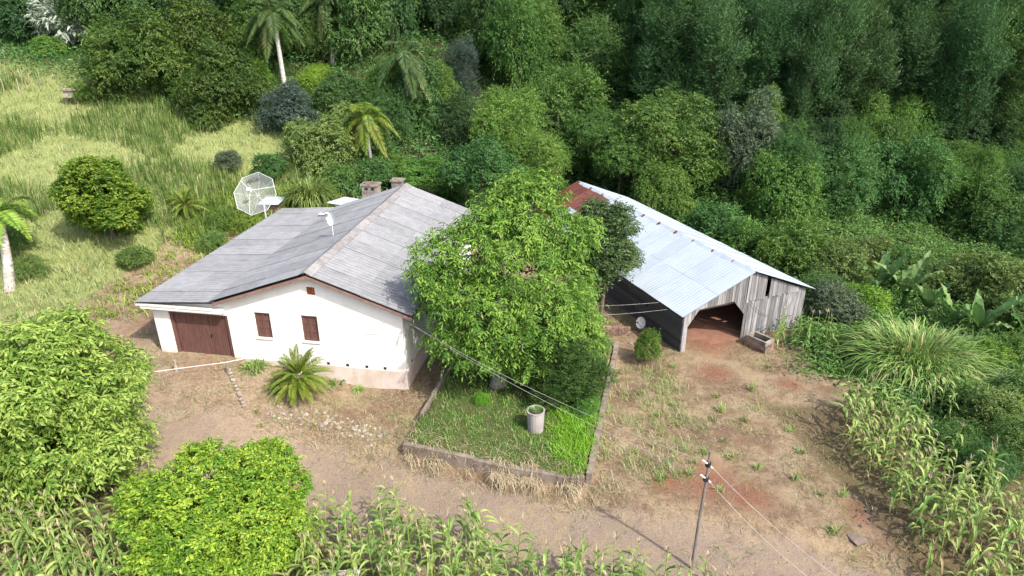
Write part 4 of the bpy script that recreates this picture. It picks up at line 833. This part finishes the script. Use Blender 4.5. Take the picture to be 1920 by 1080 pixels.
for px, py in ((1455, 650), (1462, 640), (1495, 648), (1505, 655), (1515, 645), (1525, 652), (1535, 643), (1545, 655), (1555, 650)):
    b = G(px, py); maize(b[0], b[1], True, 'maize plant growing against the front of the barn', 'maize by the barn', rg.uniform(.85, 1.05))
for px, py in ((1700, 690), (1720, 700), (1770, 710), (1775, 790), (1760, 780)):
    b = G(px, py); maize(b[0], b[1], False, 'straggling maize plant in front of the elephant grass', 'straggling maize', rg.uniform(.8, 1.))

# ------------------------------------------------------------------ palms, cycads, bananas, ferns, clump grasses
def frond_mesh(rg, L, up, out, droop, n, ll, lw, hang, vlo, vhi, fwd=.5, rr=.012, vee=.2):
    t = np.linspace(.1, .99, n); f = lambda t: np.stack([L * out * t, np.zeros_like(t), L * (up * t - droop * t * t)], 1); C = f(t); Tn = unit(f(t + .01) - C); mb = MB()
    for s in (-1, 1):
        d = unit(Tn * fwd + np.array([0, s * .85, 0]) + np.array([0, 0, vee]) - np.array([0, 0, 1]) * hang * rg.uniform(.7, 1.3, (n, 1)) + rg.normal(0, .08, (n, 3)))
        nn = unit(np.cross(Tn, d) * -s + rg.normal(0, .15, (n, 3))); le = ll * np.sin(np.clip(t * 1.05, 0, 1) * np.pi * .93 + .12) ** .6
        mb.add(*leaves(C, d, nn, le, lw, np.clip(rg.normal((vlo + vhi) / 2, (vhi - vlo) / 3, n), vlo, vhi), .1))
    mb.tube(f(np.linspace(0, 1, 7)), np.linspace(rr, rr * .3, 7), 4, (vlo + vhi) / 2, cap=False); return mb.mesh('frond')
def palm(name, label, px, py, Y, fl, nf, mat, seed, tr=.16, bark='palm_bark', dark=False, husk=True, basepx=None, n=70):
    rg = np.random.default_rng(seed); c = atY(px, py, Y); zb = zt1(c[0], c[1]) - .1; h = c[2] - zb
    root = tag(empty(name, (c[0], c[1], zb), rg.uniform(0, 6)), label, 'palm')
    t = np.linspace(0, 1, 7); MB().tube(np.stack([.12 * np.sin(t * 2), .05 * t, t * h], 1), tr * (1 - .25 * t), 9).build('trunk', M[bark], root, smooth=True)
    ms = []
    for i in range(5):
        me = frond_mesh(rg, fl, [1.0, .8, .55, .3, .05][i], [.45, .7, .8, .8, .6][i], [.75, 1.05, 1.1, 1.0, .95][i], n, fl * .24, fl * .018, .75, .15 if i < 4 else .7, .85 if i < 4 else 1.7); me.materials.append(M[mat]); ms.append(me)
    for k in range(nf):
        o = ob('frond', ms[min(4, int(k * 5 / nf))], None, root); o.location = (.12, .05, h - .05); o.rotation_euler = (rg.normal(0, .12), 0, k * 2.4 + rg.normal(0, .2)); s = rg.uniform(.85, 1.1); o.scale = (s, s, s)
    if husk: MB().tube([(.12, .05, h - .5), (.3, -.1, h - .35), (.42, -.2, h - .15), (.45, -.2, h + .1)], [.08, .16, .14, .03], 6).build('flower_husk', M['husk'], root)
palm('palm_tree', 'tall palm with a white trunk behind the fruit grove', 516, 26, 55, 3.4, 17, 'f_palm', 301, .2)
palm('palm_tree', 'palm whose crown rises just beyond the tall white trunked palm', 612, 2, 60, 3.4, 14, 'f_palm', 302, .2)
palm('palm_tree', 'dark feathery palm with orange husk standing in the wood', 757, 105, 52, 3.4, 16, 'f_palm', 303, .18)
palm('palm_tree', 'short palm with yellowing lower fronds behind the house', 690, 220, 45, 2.7, 17, 'f_sago', 304, .13, husk=False)
def cycad(label, px, py, fl, nf, seed, th=.5, cone=True, s=1.):
    rg = np.random.default_rng(seed); b = G(px, py); root = tag(empty('sago_palm', b, rg.uniform(0, 6)), label, 'cycad')
    MB().tube([(0, 0, -.1), (0, 0, th * .6), (0, 0, th)], [.2, .19, .15], 9).build('trunk', M['bark'], root)
    ms = []
    for i in range(5):
        me = frond_mesh(rg, fl, [1.0, .8, .5, .2, -.05][i], [.45, .7, .85, .9, .8][i], [.3, .45, .5, .4, .25][i], 44, .2, .024, .0, .2 if i < 3 else .5, .95 if i < 3 else 1.25, fwd=.75, vee=.35); me.materials.append(M['f_sago']); ms.append(me)
    for k in range(nf):
        o = ob('frond', ms[min(4, int(k * 5 / nf))], None, root); o.location = (0, 0, th - .05 - .1 * k / nf); o.rotation_euler = (rg.normal(0, .1), rg.normal(0, .06), k * 2.4 + rg.normal(0, .12)); q = rg.uniform(.85, 1.1); o.scale = (q, q, q)
    if cone: MB().tube([(0, 0, th - .02), (0, 0, th + .1), (0, 0, th + .2), (0, 0, th + .25)], [.19, .2, .15, .04], 10).build('cone', M['straw_obj'], root, smooth=True)
cycad('large sago palm with pale central cone in front of the house wall', 565, 742, 1.5, 84, 311, .9)
cycad('sago palm with arched bronze fronds among weeds on the slope', 352, 408, 1.5, 42, 312, .8, False)
def banana(label, px, py, n, seed, L=2.0, sc=1.):
    rg = np.random.default_rng(seed); b = G(px, py); root = tag(empty('banana_plant', b), label, 'banana plant'); h = rg.uniform(.5, .9) * sc
    MB().tube([(0, 0, -.1), (.03, 0, h * .6), (.02, .03, h)], [.13, .11, .08], 8).build('pseudostem', M['f_banana'], root, smooth=True)
    for k in range(n):
        u = rg.uniform(.75, 1.25); V, F, a = blades(np.zeros((1, 3)), np.zeros(1), L * rg.uniform(.75, 1.1) * sc, u, rg.uniform(.3, .75), rg.uniform(.2, .75), .46 * sc, 14, rg.uniform(.1, 1), tipw=.12, fold=.35)
        qq = np.random.default_rng(k + seed).normal(0, .05, (15, 2)); V.reshape(15, 3, 3)[:, 0, 2] += qq[:, 0]; V.reshape(15, 3, 3)[:, 2, 2] += qq[:, 1]; o = MB().add(V, F, a).build('leaf', M['f_banana'], root); o.location = (0, 0, h - .08); o.rotation_euler = (rg.normal(0, .18), 0, k * 2.4 + rg.normal(0, .3))
for i, (px, py, n, sc, lab) in enumerate([(1640, 565, 9, 1.35, 'banana plant closest to the barn, in the tall group'), (1690, 580, 8, 1.35, 'banana plant in the middle of the tall group behind the elephant grass'), (1735, 598, 8, 1.25, 'banana plant with split leaves just behind the elephant grass'),
        (1825, 640, 9, 1.4, 'banana plant with broad upright leaves next to the bluish grass clump'), (1785, 622, 6, 1.1, 'small banana plant with drooping leaves before the olive thicket'), (1920, 645, 7, 1.1, 'banana plant in the rough past the broad leaved one'), (1668, 548, 7, 1.2, 'banana plant rising behind the tall group')]):
    banana(lab, px, py, n, 320 + i, sc=sc * .9)
def clump(name, label, px, py, N, r, L, mat, seed, Wd=.045, out=(.35, .95), dryp=.05, up=(.9, 1.35), dr=(.9, 1.5), off=0.):
    rg = np.random.default_rng(seed); b = G(px, py); a = rg.uniform(0, 6.283, N); q = np.sqrt(rg.random(N)) * r; o = np.stack([np.cos(a) * q, np.sin(a) * q, np.full(N, off)], 1); az = a + rg.normal(0, .5, N)
    f = np.clip(q / r, .1, 1); v = np.where(rg.random(N) < dryp, 1.8, rg.random(N))
    V, F, vv = blades(o, az, rg.uniform(L[0], L[1], N), rg.uniform(*up, N), rg.uniform(*out, N) * (.35 + .65 * f), rg.uniform(*dr, N) * (.5 + .5 * f), Wd * rg.uniform(.7, 1.3, N), 6, v, wob=.012, rg=rg)
    root = tag(empty(name, b), label, 'grass clump'); ob('foliage', mkmesh('foliage', V, [F], {'v': vv}), M[mat], root)
    V, F, vv = blades(o[:N // 6] * .6, az[:N // 6], rg.uniform(L[0] * .5, L[1] * .6, N // 6), 1., .12, .05, .03, 2, rg.uniform(.3, 1.9, N // 6)); ob('stems', mkmesh('stems', V, [F], {'v': vv}), M[mat], root)
clump('elephant_grass', 'huge fountain shaped clump of elephant grass beside the maize patch', 1712, 692, 6500, 1.75, (1.6, 2.9), 'f_eleph', 331, .065, up=(.9, 1.4), dryp=.1)
clump('elephant_grass', 'bluish green smaller clump behind the huge elephant grass', 1800, 690, 2800, 1.4, (1.2, 2.1), 'f_eleph2', 332, .055, up=(.9, 1.35))
clump('elephant_grass', 'tall bright grass clump growing behind the garage roof', 584, 386, 1300, .7, (1.6, 2.8), 'f_eleph', 333, .07, up=(1.1, 1.45), out=(.2, .75), dryp=0.)
clump('lily_clump', 'strappy yellow green plant against the wall beside the garage', 478, 692, 160, .45, (.3, .6), 'f_eleph', 334, .05)
clump('lily_clump', 'small strappy plant below the plinth of the house', 672, 734, 45, .12, (.3, .5), 'f_eleph', 335, .05)
clump('lily_clump', 'low green plant between the sago palm and the plinth', 628, 715, 160, .4, (.25, .5), 'f_lawn', 336, .05)
TU = [(1345, 745), (1352, 770), (1338, 790), (1300, 870), (1320, 850), (1355, 830), (1395, 790), (1410, 730), (1290, 890), (1370, 860), (1270, 800), (1230, 780), (1500, 850), (1480, 810), (1420, 880), (1540, 930), (1560, 1000), (1440, 690), (1500, 700), (1580, 930), (1490, 900), (1350, 920), (1200, 740), (1260, 690), (1240, 900), (1190, 850), (480, 775), (490, 800), (590, 800), (350, 850)]
TM = []
for i in range(3):
    r3 = np.random.default_rng(340 + i); N = 45; V, F, a = blades(np.concatenate([r3.normal(0, .07, (N, 2)), np.zeros((N, 1))], 1), r3.uniform(0, 6.28, N), r3.uniform(.2, .5, N), r3.uniform(.6, 1, N), r3.uniform(.3, .8, N), r3.uniform(.2, .7, N), .024, 3, np.where(r3.random(N) < .3, 1.8, r3.random(N))); me = mkmesh('grass_tuft', V, [F], {'v': a}); me.materials.append(M['f_eleph']); TM.append(me)
for i, (px, py) in enumerate(TU):
    b = G(px, py); o = ob('grass_tuft', TM[i % 3]); o.location = b; q = RG.uniform(.7, 1.3); o.scale = (q, q, q); o.rotation_euler = (0, 0, RG.uniform(0, 6)); tag(o, 'single green grass tuft sprouting on the dry yard', 'grass tuft', 'grass tufts on the yard')
def tree_fern(label, px, py, Y, fl, nf, seed, foot):
    rg = np.random.default_rng(seed); c = atY(px, py, Y); f = G(*foot); root = tag(empty('tree_fern', f), label, 'tree fern'); e = c - f
    MB().tube([(0, 0, -.1), e * .33 + np.array([.12, 0, 0]), e * .66 + np.array([.1, 0, 0]), e], [.28, .24, .2, .16], 9).build('trunk', M['pale_bark'], root, smooth=True)
    ms = []
    for i in range(3):
        me = frond_mesh(rg, fl, [.75, .5, .2][i], [.75, .85, .85][i], [.6, .75, .8][i], 40, fl * .22, fl * .035, .15, .1, 1, fwd=.35); me.materials.append(M['f_fern']); ms.append(me)
    for k in range(nf): o = ob('frond', ms[int(k * 3 / nf)], None, root); o.location = e; o.rotation_euler = (rg.normal(0, .12), 0, k * 2.4)
tree_fern('tree fern with pale leaning trunk on the open slope', -4, 400, 33, 2.2, 15, 351, (18, 545))

# ------------------------------------------------------------------ garden walls, kerbs, stones
def seg_box(parent, a, b, w, z0, z1, mat, name='wall_section'):
    a = np.array(a[:2]); b = np.array(b[:2]); L = np.linalg.norm(b - a); o = MB().box(0, L - .01, -w / 2, w / 2, z0, z1).build(name, mat, parent); o.location = (a[0], a[1], 0); o.rotation_euler = (0, 0, math.atan2(b[1] - a[1], b[0] - a[0])); return o
def wall_of(name, label, pts, w, z0, z1, mat, step=.9, seed=1, cat='wall', part='wall_section'):
    rg = np.random.default_rng(seed); root = tag(empty(name, (0, 0, 0)), label, cat)
    for p, q in zip(pts[:-1], pts[1:]):
        p = np.array(p); q = np.array(q); n = max(1, int(np.linalg.norm(q - p) / step))
        for i in range(n):
            a = p + (q - p) * i / n; b = p + (q - p) * (i + 1) / n
            seg_box(root, a, b, w * rg.uniform(.85, 1.1), z0, z1 + rg.uniform(-.1, .03), mat, part)
    return root
wall_of('garden_wall', 'low crumbling garden wall along the track, hung with dry straw', BED[1:6], .2, -.6, .33, M['curb'], 1.0, 1)
wall_of('garden_kerb', 'pale concrete kerb between the garden and the barn yard', [np.array(p) + np.array([.14, 0]) for p in BED[5:9]], 0.2, -.3, .46, M['curb'], .7, 2, 'kerb', 'kerb_stone')
wall_of('garden_kerb', 'narrow kerb between the garden and the house path', [BED[11], BED[0]], .14, -.2, .55, M['curb'], 1.1, 3, 'kerb', 'kerb_stone')
bw = G(1148, 628); bwr = tag(empty('brick_wall', bw, -.08), 'short dark brick wall at the top corner of the garden', 'wall')
for r_ in range(4):
    for i in range(5): MB().box(-.72 + i * .29 + (.14 if r_ % 2 else 0), -.45 + i * .29 + (.14 if r_ % 2 else 0), -.1, .1, -.05 + r_ * .13, .07 + r_ * .13).build('brick', M['brick'], bwr)
STM = []
for i in range(4):
    r3 = np.random.default_rng(400 + i); bm = bmesh.new(); bmesh.ops.create_icosphere(bm, subdivisions=1, radius=1)
    for v in bm.verts: v.co *= r3.uniform(.7, 1.15); v.co.z *= .65
    me = bpy.data.meshes.new('stone'); bm.to_mesh(me); bm.free(); me.materials.append(M['stone']); me.shade_flat(); STM.append(me)
rb = tag(empty('rubble_bank', (0, 0, 0)), 'line of pale rubble stones between the sago palm and the track', 'stones'); rg = np.random.default_rng(410)
for i in range(150):
    t_ = rg.random(); px = 505 + 215 * t_ + rg.normal(0, 6); py = 772 + 52 * t_ + rg.normal(0, 11); b = G(px, py); o = ob('stone', STM[i % 4], None, rb); q = rg.uniform(.03, .1) * (1.5 if rg.random() < .15 else 1); o.location = (b[0], b[1], b[2] + q * .1); o.scale = (q * rg.uniform(.8, 1.5), q, q); o.rotation_euler = (rg.normal(0, .3), rg.normal(0, .3), rg.uniform(0, 6))
kb = tag(empty('stone_kerb', (0, 0, 0)), 'row of rough stones edging the driveway beside the garage', 'kerb')
for i in range(12):
    t_ = i / 11; b = G(430 + 28 * t_, 697 + 66 * t_); o = ob('stone', STM[i % 4], None, kb); o.location = (b[0], b[1], b[2] + .06); o.scale = (.1, .13, .12); o.rotation_euler = (0, 0, i * 1.3)
# straw hanging over the front wall
rg = np.random.default_rng(420); N = 3000; e0 = np.array(BED[1]); O = []
pts = np.array(BED[1:6]); sl_ = np.concatenate([[0], np.cumsum(np.linalg.norm(np.diff(pts, axis=0), axis=1))]); q = rg.random(N) ** .75 * sl_[-1]; xs = np.interp(q, sl_, pts[:, 0]); ys = np.interp(q, sl_, pts[:, 1]) + rg.normal(-.12, .25, N)
clumpy = (np.sin(q * 2.1) + np.sin(q * 5.3 + 1) + 1.2 * ((q > sl_[-1] * .5) & (q < sl_[-1] * .86)) > rg.normal(.75, .5, N)); xs, ys = xs[clumpy], ys[clumpy]; N = len(xs)
V, F, a = blades(np.stack([xs, ys, np.clip(zt(xs, ys), .0, .5) + .04], 1), rg.normal(-1.45, 1.0, N), rg.uniform(.2, .65, N), rg.uniform(.0, .35, N), rg.uniform(.45, .9, N), rg.uniform(.5, 1.0, N), .02, 4, rg.random(N), wob=.02, rg=rg)
tag(ob('straw_fringe', mkmesh('straw_fringe', V, [F], {'v': a}), M['f_straw']), 'pale dry straw hanging over the garden wall', 'straw', None, 'stuff')
def stone_at(px, py, sx, sy, sz, name, label, mat, i=0):
    b = G(px, py); me = STM[i].copy(); me.materials.clear(); me.materials.append(mat); o = ob(name, me); o.location = (b[0], b[1], b[2] + sz * .15); o.scale = (sx, sy, sz); o.rotation_euler = (0, 0, i * 1.1); return tag(o, label, 'rock')
stone_at(1608, 1012, .36, .26, .12, 'flat_rock', 'flat brown rock lying near the maize patch', M['rock'], 0)
P = np.concatenate([scatter(np.random.default_rng(9), 3000, 9, 15, 15, 22, lambda x, y: np.exp(-((x - at(1630, 965)[0]) ** 2 / .5 + (y - at(1630, 965)[1]) ** 2 / .12)))])
pebbles('gravel', 'patch of dark gravel at the foot of the drying maize', P, np.random.default_rng(8), .035, M['darkgravel'])
stone_at(1765, 838, .3, .2, .25, 'boulder', 'dark grey boulder among the weeds behind the maize patch', M['darkgravel'], 2)
stone_at(1182, 645, .16, .13, .14, 'boulder', 'small pale stone beside the upright shrub near the barn', M['stone'], 3)
# ------------------------------------------------------------------ small objects
# concrete planter
pb = G(1004, 806); pr = tag(empty('planter', pb), 'round concrete planter with grass growing in it on the garden lawn', 'planter')
pot = MB(); n = 20; th = np.arange(n) / n * 2 * np.pi; rings = [(.29, -.05), (.33, .8), (.345, .86), (.29, .86), (.28, .74)]
V = np.concatenate([np.stack([r_ * np.cos(th), r_ * np.sin(th), np.full(n, z)], 1) for r_, z in rings]); F = [[i * n + j, i * n + (j + 1) % n, (i + 1) * n + (j + 1) % n, (i + 1) * n + j] for i in range(4) for j in range(n)]
pot.add(V, F); pot.build('pot', M['concrete'], pr)
V = np.vstack([np.stack([.285 * np.cos(th), .285 * np.sin(th), np.full(n, .76)], 1), [[0, 0, .8]]]); MB().add(V, [[j, (j + 1) % n, n] for j in range(n)]).build('soil', M['timber'], pr)
r3 = np.random.default_rng(5); N = 260; aa = r3.uniform(0, 6.28, N); q = np.sqrt(r3.random(N)) * .27; V, F, a = blades(np.stack([np.cos(aa) * q, np.sin(aa) * q, np.full(N, .77)], 1), aa, r3.uniform(.12, .32, N), r3.uniform(.6, 1, N), r3.uniform(.2, .6, N), r3.uniform(.1, .5, N), .018, 2, r3.random(N)); ob('grass', mkmesh('grass', V, [F], {'v': a}), M['f_lawn'], pr)
# trough by barn door
tp = G(1422, 652); tr_ = tag(empty('brick_trough', tp, BR + .25), 'open block trough beside the barn doorway', 'trough')
for nm, bx_ in (('wall', (-.35, .35, -.55, -.45)), ('wall', (-.35, .35, .45, .55)), ('wall', (-.35, -.25, -.448, .448)), ('wall', (.25, .35, -.448, .448))):
    for r_ in range(3): MB().box(*bx_, -.05 + r_ * .21, .15 + r_ * .21).build('block', M['brick'] if r_ < 2 else M['mortar'], tr_).location = (RG.normal(0, .008), RG.normal(0, .008), 0)
MB().box(-.24, .24, -.44, .44, .0, .12).build('soil', M['timber'], tr_)
# dish antennas
def dish(root, c, nrm, Rr, depth_, nsec, pmat, rmat, panels=True):
    Q = Vector(nrm).to_track_quat('Z', 'Y').to_matrix().to_4x4(); Q.translation = Vector(c) - Vector(root.location); k = 3
    def P(r, a): return np.array([r * math.cos(a), r * math.sin(a), depth_ * (r / Rr) ** 2])
    for i in range(nsec):
        a0, a1 = 2 * math.pi * i / nsec, 2 * math.pi * (i + 1) / nsec; V = [P(Rr * (.06 + .94 * j / k), a) for j in range(k + 1) for a in (a0, a1)]
        o = MB().add(V, [[2 * j, 2 * j + 1, 2 * j + 3, 2 * j + 2] for j in range(k)]).build('mesh_panel' if panels else 'reflector_panel', pmat, root); o.matrix_basis = Q
        if panels:
            o = MB().tube([P(Rr * t, a0) - np.array([0, 0, .012]) for t in (.02, .35, .7, 1)], .009, 4).tube([P(Rr, a0), P(Rr, a1)], .012, 4).build('rib', rmat, root); o.matrix_basis = Q
    return Q
mp_ = at(497, 398, 3.3); c = atY(484, 367, mp_[1] - .35)
dr_ = tag(empty('mesh_dish_antenna', (mp_[0], mp_[1], zt1(mp_[0], mp_[1]))), 'large octagonal mesh satellite dish on a mast behind the garage roof', 'antenna')
Q = dish(dr_, c, (-.12, -.80, .56), 1.3, .38, 8, M['dishmesh'], M['white_paint'])
zz = zt1(mp_[0], mp_[1]); cc = np.array(c) - np.array([mp_[0], mp_[1], zz])
MB().tube([(0, 0, -.2), (0, 0, cc[2] - .55), cc + np.array([.02, .12, -.12])], [.05, .05, .045], 8).build('mast', M['white_paint'], dr_)
fd_ = MB()
for a in (.4, 2.5, 4.6): fd_.tube([(1.2 * math.cos(a), 1.2 * math.sin(a), .38), (.03 * math.cos(a), .03 * math.sin(a), .95)], .011, 4)
fd_.build('feed_strut', M['white_paint'], dr_).matrix_basis = Q
MB().box(-.09, .09, -.09, .09, .9, 1.16).build('feed_horn', M['white_paint'], dr_).matrix_basis = Q
fc = bpy.data.curves.new('t', 'FONT'); fc.body = 'MEGA'; fc.size = .30; fc.extrude = .004; fc.align_x = 'CENTER'
to = bpy.data.objects.new('t', fc); me = bpy.data.meshes.new_from_object(to); bpy.data.objects.remove(to); me.materials.clear(); me.materials.append(M['dark_wire'])
lt = ob('lettering', me, None, dr_); Yc = Q.to_3x3().inverted() @ Vector((0, 0, 1)); up_a = math.atan2(Yc.y, Yc.x); ang = up_a + .38
lt.matrix_basis = Q @ Matrix.Translation((.80 * math.cos(ang), .80 * math.sin(ang), .24)) @ Matrix.Rotation(ang - math.pi / 2, 4, 'Z') @ Matrix.Rotation(R(22), 4, 'X')
def roofhit(px, py):
    d = ray(px, py); ci, si = math.cos(-HR), math.sin(-HR)
    for t in np.linspace(20, 60, 4000):
        p = d * t + np.array([0, 0, CAMH]); lx = (p[0] - HO[0]) * ci - (p[1] - HO[1]) * si
        if LX < lx < EX and p[2] <= prof(lx, -.04): return p
    return p
rp = roofhit(625, 442); ar = tag(empty('roof_antenna', rp), 'small white grid antenna on a thin pole on the house roof', 'antenna')
MB().tube([(0, 0, -.1), (0, 0, .75)], .018, 6).build('mast', M['white_paint'], ar)
Q2 = dish(ar, np.array(rp) + np.array([.06, 0, .82]), (-.55, -.6, .25), .33, .09, 8, M['white_paint'], M['white_paint'], False)
MB().tube([(0, 0, .02), (0, 0, .3)], .012, 5).box(-.05, .05, -.05, .05, .28, .36).build('feed_arm', M['white_paint'], ar).matrix_basis = Q2
sp_ = roofhit(606, 405); sc_ = MB()
for i in range(5): sc_.add([(i * .12, 0, .03 * math.sin(i * 2.)), (i * .12 + .12, 0, .03 * math.sin(i * 2. + 2)), (i * .12 + .12, .22, .03 * math.sin(i * 2. + 2.3)), (i * .12, .22, .03 * math.sin(i * 2. + .3))], [[0, 1, 2, 3]])
o = sc_.build('plastic_scrap', M['white_paint']); o.location = (sp_[0] - .3, sp_[1], sp_[2] + .08); o.rotation_euler = (.05, -.12, HR); tag(o, 'crumpled white plastic scrap lying on the house roof', 'scrap')
db = G(1203, 622); dw = tag(empty('small_dish_antenna', db), 'small white satellite dish on a short post by the barn side wall', 'antenna')
MB().tube([(0, 0, -.1), (0, 0, .55)], .02, 6).build('mast', M['dark_wire'], dw); Qd = dish(dw, np.array(db) + np.array([-.05, -.05, .5]), (-.75, -.55, .35), .30, .07, 10, M['white_paint'], M['white_paint'], False)
MB().tube([(.2, -.2, .05), (0, 0, .3)], .012, 5).box(-.04, .04, -.04, .04, .28, .36).build('feed_arm', M['dark_wire'], dw).matrix_basis = Qd
# brick hut behind the garage
hb_ = atY(512, 392, 39.7); hz = zt1(hb_[0], hb_[1]); hr = tag(empty('brick_hut', (hb_[0], hb_[1], hz), HR), 'tiny brick hut with tilted white metal roof behind the mesh dish', 'hut'); hr.scale = (.72, .72, .6); hh = .75
for r_ in range(int(hh / .14) + 1):
    for i in range(4):
        MB().box(-.62 + i * .31, -.325 + i * .31, -.5, -.38, r_ * .14, r_ * .14 + .13).build('brick', M['brick'], hr)
for bx_ in ((-.62, -.5, -.37, .6), (.5, .62, -.37, .6), (-.49, .49, .48, .6)): MB().box(*bx_, 0, hh).build('wall', M['brick'], hr)
Mx = Matrix.Translation((0, 0, hh + .28)) @ Matrix.Rotation(R(9), 4, 'X') @ Matrix.Rotation(R(-3), 4, 'Y'); MB().box(-.95, .95, -.8, .85, -.015, .015, M=Mx).build('roof', M['white_metal'], hr)
# wooden hive
bh = G(137, 197); hv = tag(empty('bee_hive', bh, .15), 'weathered wooden hive box on legs on the grassy slope', 'hive')
for sx in (-1, 1):
    for sy in (-1, 1): MB().box(sx * .28 - .03, sx * .28 + .03, sy * .22 - .03, sy * .22 + .03, -.1, .55).build('leg', M['timber'], hv)
MB().box(-.34, .34, -.3, .3, .552, 1.05).build('box', M['stone'], hv); MB().box(-.58, .58, -.45, .45, 1.052, 1.12).build('lid', M['stone'], hv)
for i in range(4): o = ob('stone', STM[i], None, hv); o.location = (-.3 + i * .2, -.1, 1.14); o.scale = (.11, .1, .08)
for i, (px, py) in enumerate([(38, 178), (43, 160), (55, 158), (8, 172), (12, 120), (75, 165)]):
    b = G(px, py); o = MB().tube([(0, 0, -.1), (.03, 0, .6), (.06 * (-1) ** i, 0, 1.15)], .035, 5).build('fence_stake', M['stone']); o.location = b; tag(o, 'thin pale fence stake on the upper grassy slope', 'stake', 'fence stakes on the slope')
# rail and posts in front of the garage
for px, py, lab in ((428, 700, 'short grey post holding the white rail at the kerb'), (331, 697, 'short grey post in front of the garage corner')):
    b = G(px, py); o = MB().tube([(0, 0, -.1), (.01, 0, .25), (.03, .01, .52)], [.07, .065, .06], 7).build('wooden_post', M['stone']); o.location = b; tag(o, lab, 'post')
p0 = G(200, 716); p1 = G(428, 700); p2 = G(500, 690); P = np.array([p0 + [0, 0, .15], p0 * .5 + p1 * .5 + [0, 0, .35], p1 + [.02, -.05, .55], p2 + [0, 0, .65]])
tag(MB().tube(P, .014, 6).build('rail', M['white_paint']), 'long white rail resting on posts in front of the garage', 'rail')
b = G(1120, 735); o = MB().tube([(0, 0, -.1), (0, .01, .5)], .035, 6).build('wooden_stake', M['stone']); o.location = b; tag(o, 'pale wooden stake at the garden kerb', 'stake')
# utility pole
ub = G(1297, 1066); up_ = tag(empty('utility_pole', ub), 'thin leaning wooden electricity pole with white insulator arms', 'pole'); ph = 4.3
MB().tube([(0, 0, -.2), (.02, .03, ph * .4), (.05, .02, ph * .75), (.03, 0, ph)], [.058, .048, .04, .028], 8).build('pole', M['pole'], up_)
ARM = []
for k, zz in enumerate((ph - .45, ph - .95)):
    MB().tube([(-.16, -.1, zz + .22), (.2, .1, zz - .2)], .028, 6).build('insulator_arm', M['white_paint'], up_); MB().tube([(.03, .01, zz - .06), (.035, .01, zz + .06)], .085, 8).build('insulator_clamp', M['black'], up_)
    ARM.append(np.array(ub) + np.array([.05, .05, zz]))
def wire(name, label, a, b, sag, r=.006, mat='wire'): return tag(MB().tube(catenary(a, b, sag, 24), r, 5).build(name, M[mat]), label, 'wire')
hc = H2W(.12, -.1, 3.35); hc2 = H2W(.12, .15, 3.15)
wire('power_line', 'upper power line from the house corner to the pole', hc, ARM[0], .35); wire('power_line', 'lower power line from the house corner to the pole', hc2, ARM[1], .3)
wire('power_line', 'upper power line leaving the pole over the gravel track', ARM[0], at(1640, 1130, 1.5) , .25); wire('power_line', 'lower power line leaving the pole over the gravel track', ARM[1], at(1580, 1130, 1.2), .25)
wire('barn_cable', 'upper cable from the barn eave to the house', B2W(-.3, 1.6, 1.95), H2W(.1, 2.2, 3.4), .35); wire('barn_cable', 'lower cable from the barn eave to the house', B2W(-.3, .9, 1.9), H2W(.1, 1.6, 3.1), .4)
tag(MB().tube(catenary(B2W(-.08, .2, 1.85), B2W(-.5, 1.6, .35), .12, 10), .012, 5).build('loose_cable', M['dark_wire']), 'dark loose cable hanging down the barn side wall', 'cable')
tag(MB().tube(catenary(B2W(3.75, -.08, 1.9), B2W(5.0, -.08, 1.0), .15, 10), .010, 5).build('loose_cable', M['dark_wire']), 'dark cable looped across the barn front boards', 'cable')
tag(MB().tube([H2W(-.55, -.36, 3.25), H2W(-1.25, -.3, 3.05)], .014, 5).build('wall_bracket', M['white_paint']), 'thin white bracket rod on the house wall under the eave', 'bracket')
sk = B2W(1.7, 5.6, .03); o = ob('feed_sack', STM[0].copy()); o.data.materials.clear(); o.data.materials.append(M['white_paint']); o.location = (sk[0], sk[1], .12); o.scale = (.24, .2, .26); tag(o, 'pale feed sack on the earth floor inside the barn', 'sack')
# bottom sheet
cs = at(632, 1086, .55); csr = tag(empty('corrugated_lid', (cs[0], cs[1], zt1(cs[0], cs[1]))), 'corrugated metal sheet weighed down with stones among the maize', 'metal sheet'); hz = .55 - zt1(cs[0], cs[1])
o = ob('sheet', sheet_mesh(1.2, 1.1, 9, .015), M['white_metal'], csr); o.location = (-.6, -.75, hz); o.rotation_euler = (-.08, 0, .05)
for sx in (-.5, .5):
    for sy in (-.6, .2): MB().box(sx - .04, sx + .04, sy - .04, sy + .04, -.1, hz - .03).build('leg', M['timber'], csr)
for x_, y_ in ((-.22, .05), (.12, .12)): o = ob('stone', STM[1], None, csr); o.location = (x_, y_, hz + .08); o.scale = (.15, .13, .1)

for nm in ('garden_wall', 'garden_kerb', 'garden_kerb.001', 'rubble_bank', 'stone_kerb'):      # put the empties at the bases
    r_ = bpy.data.objects[nm]; p = r_.children[0].location.copy(); p.z = 0; r_.location = p
    for ch in r_.children: ch.location = ch.location - p
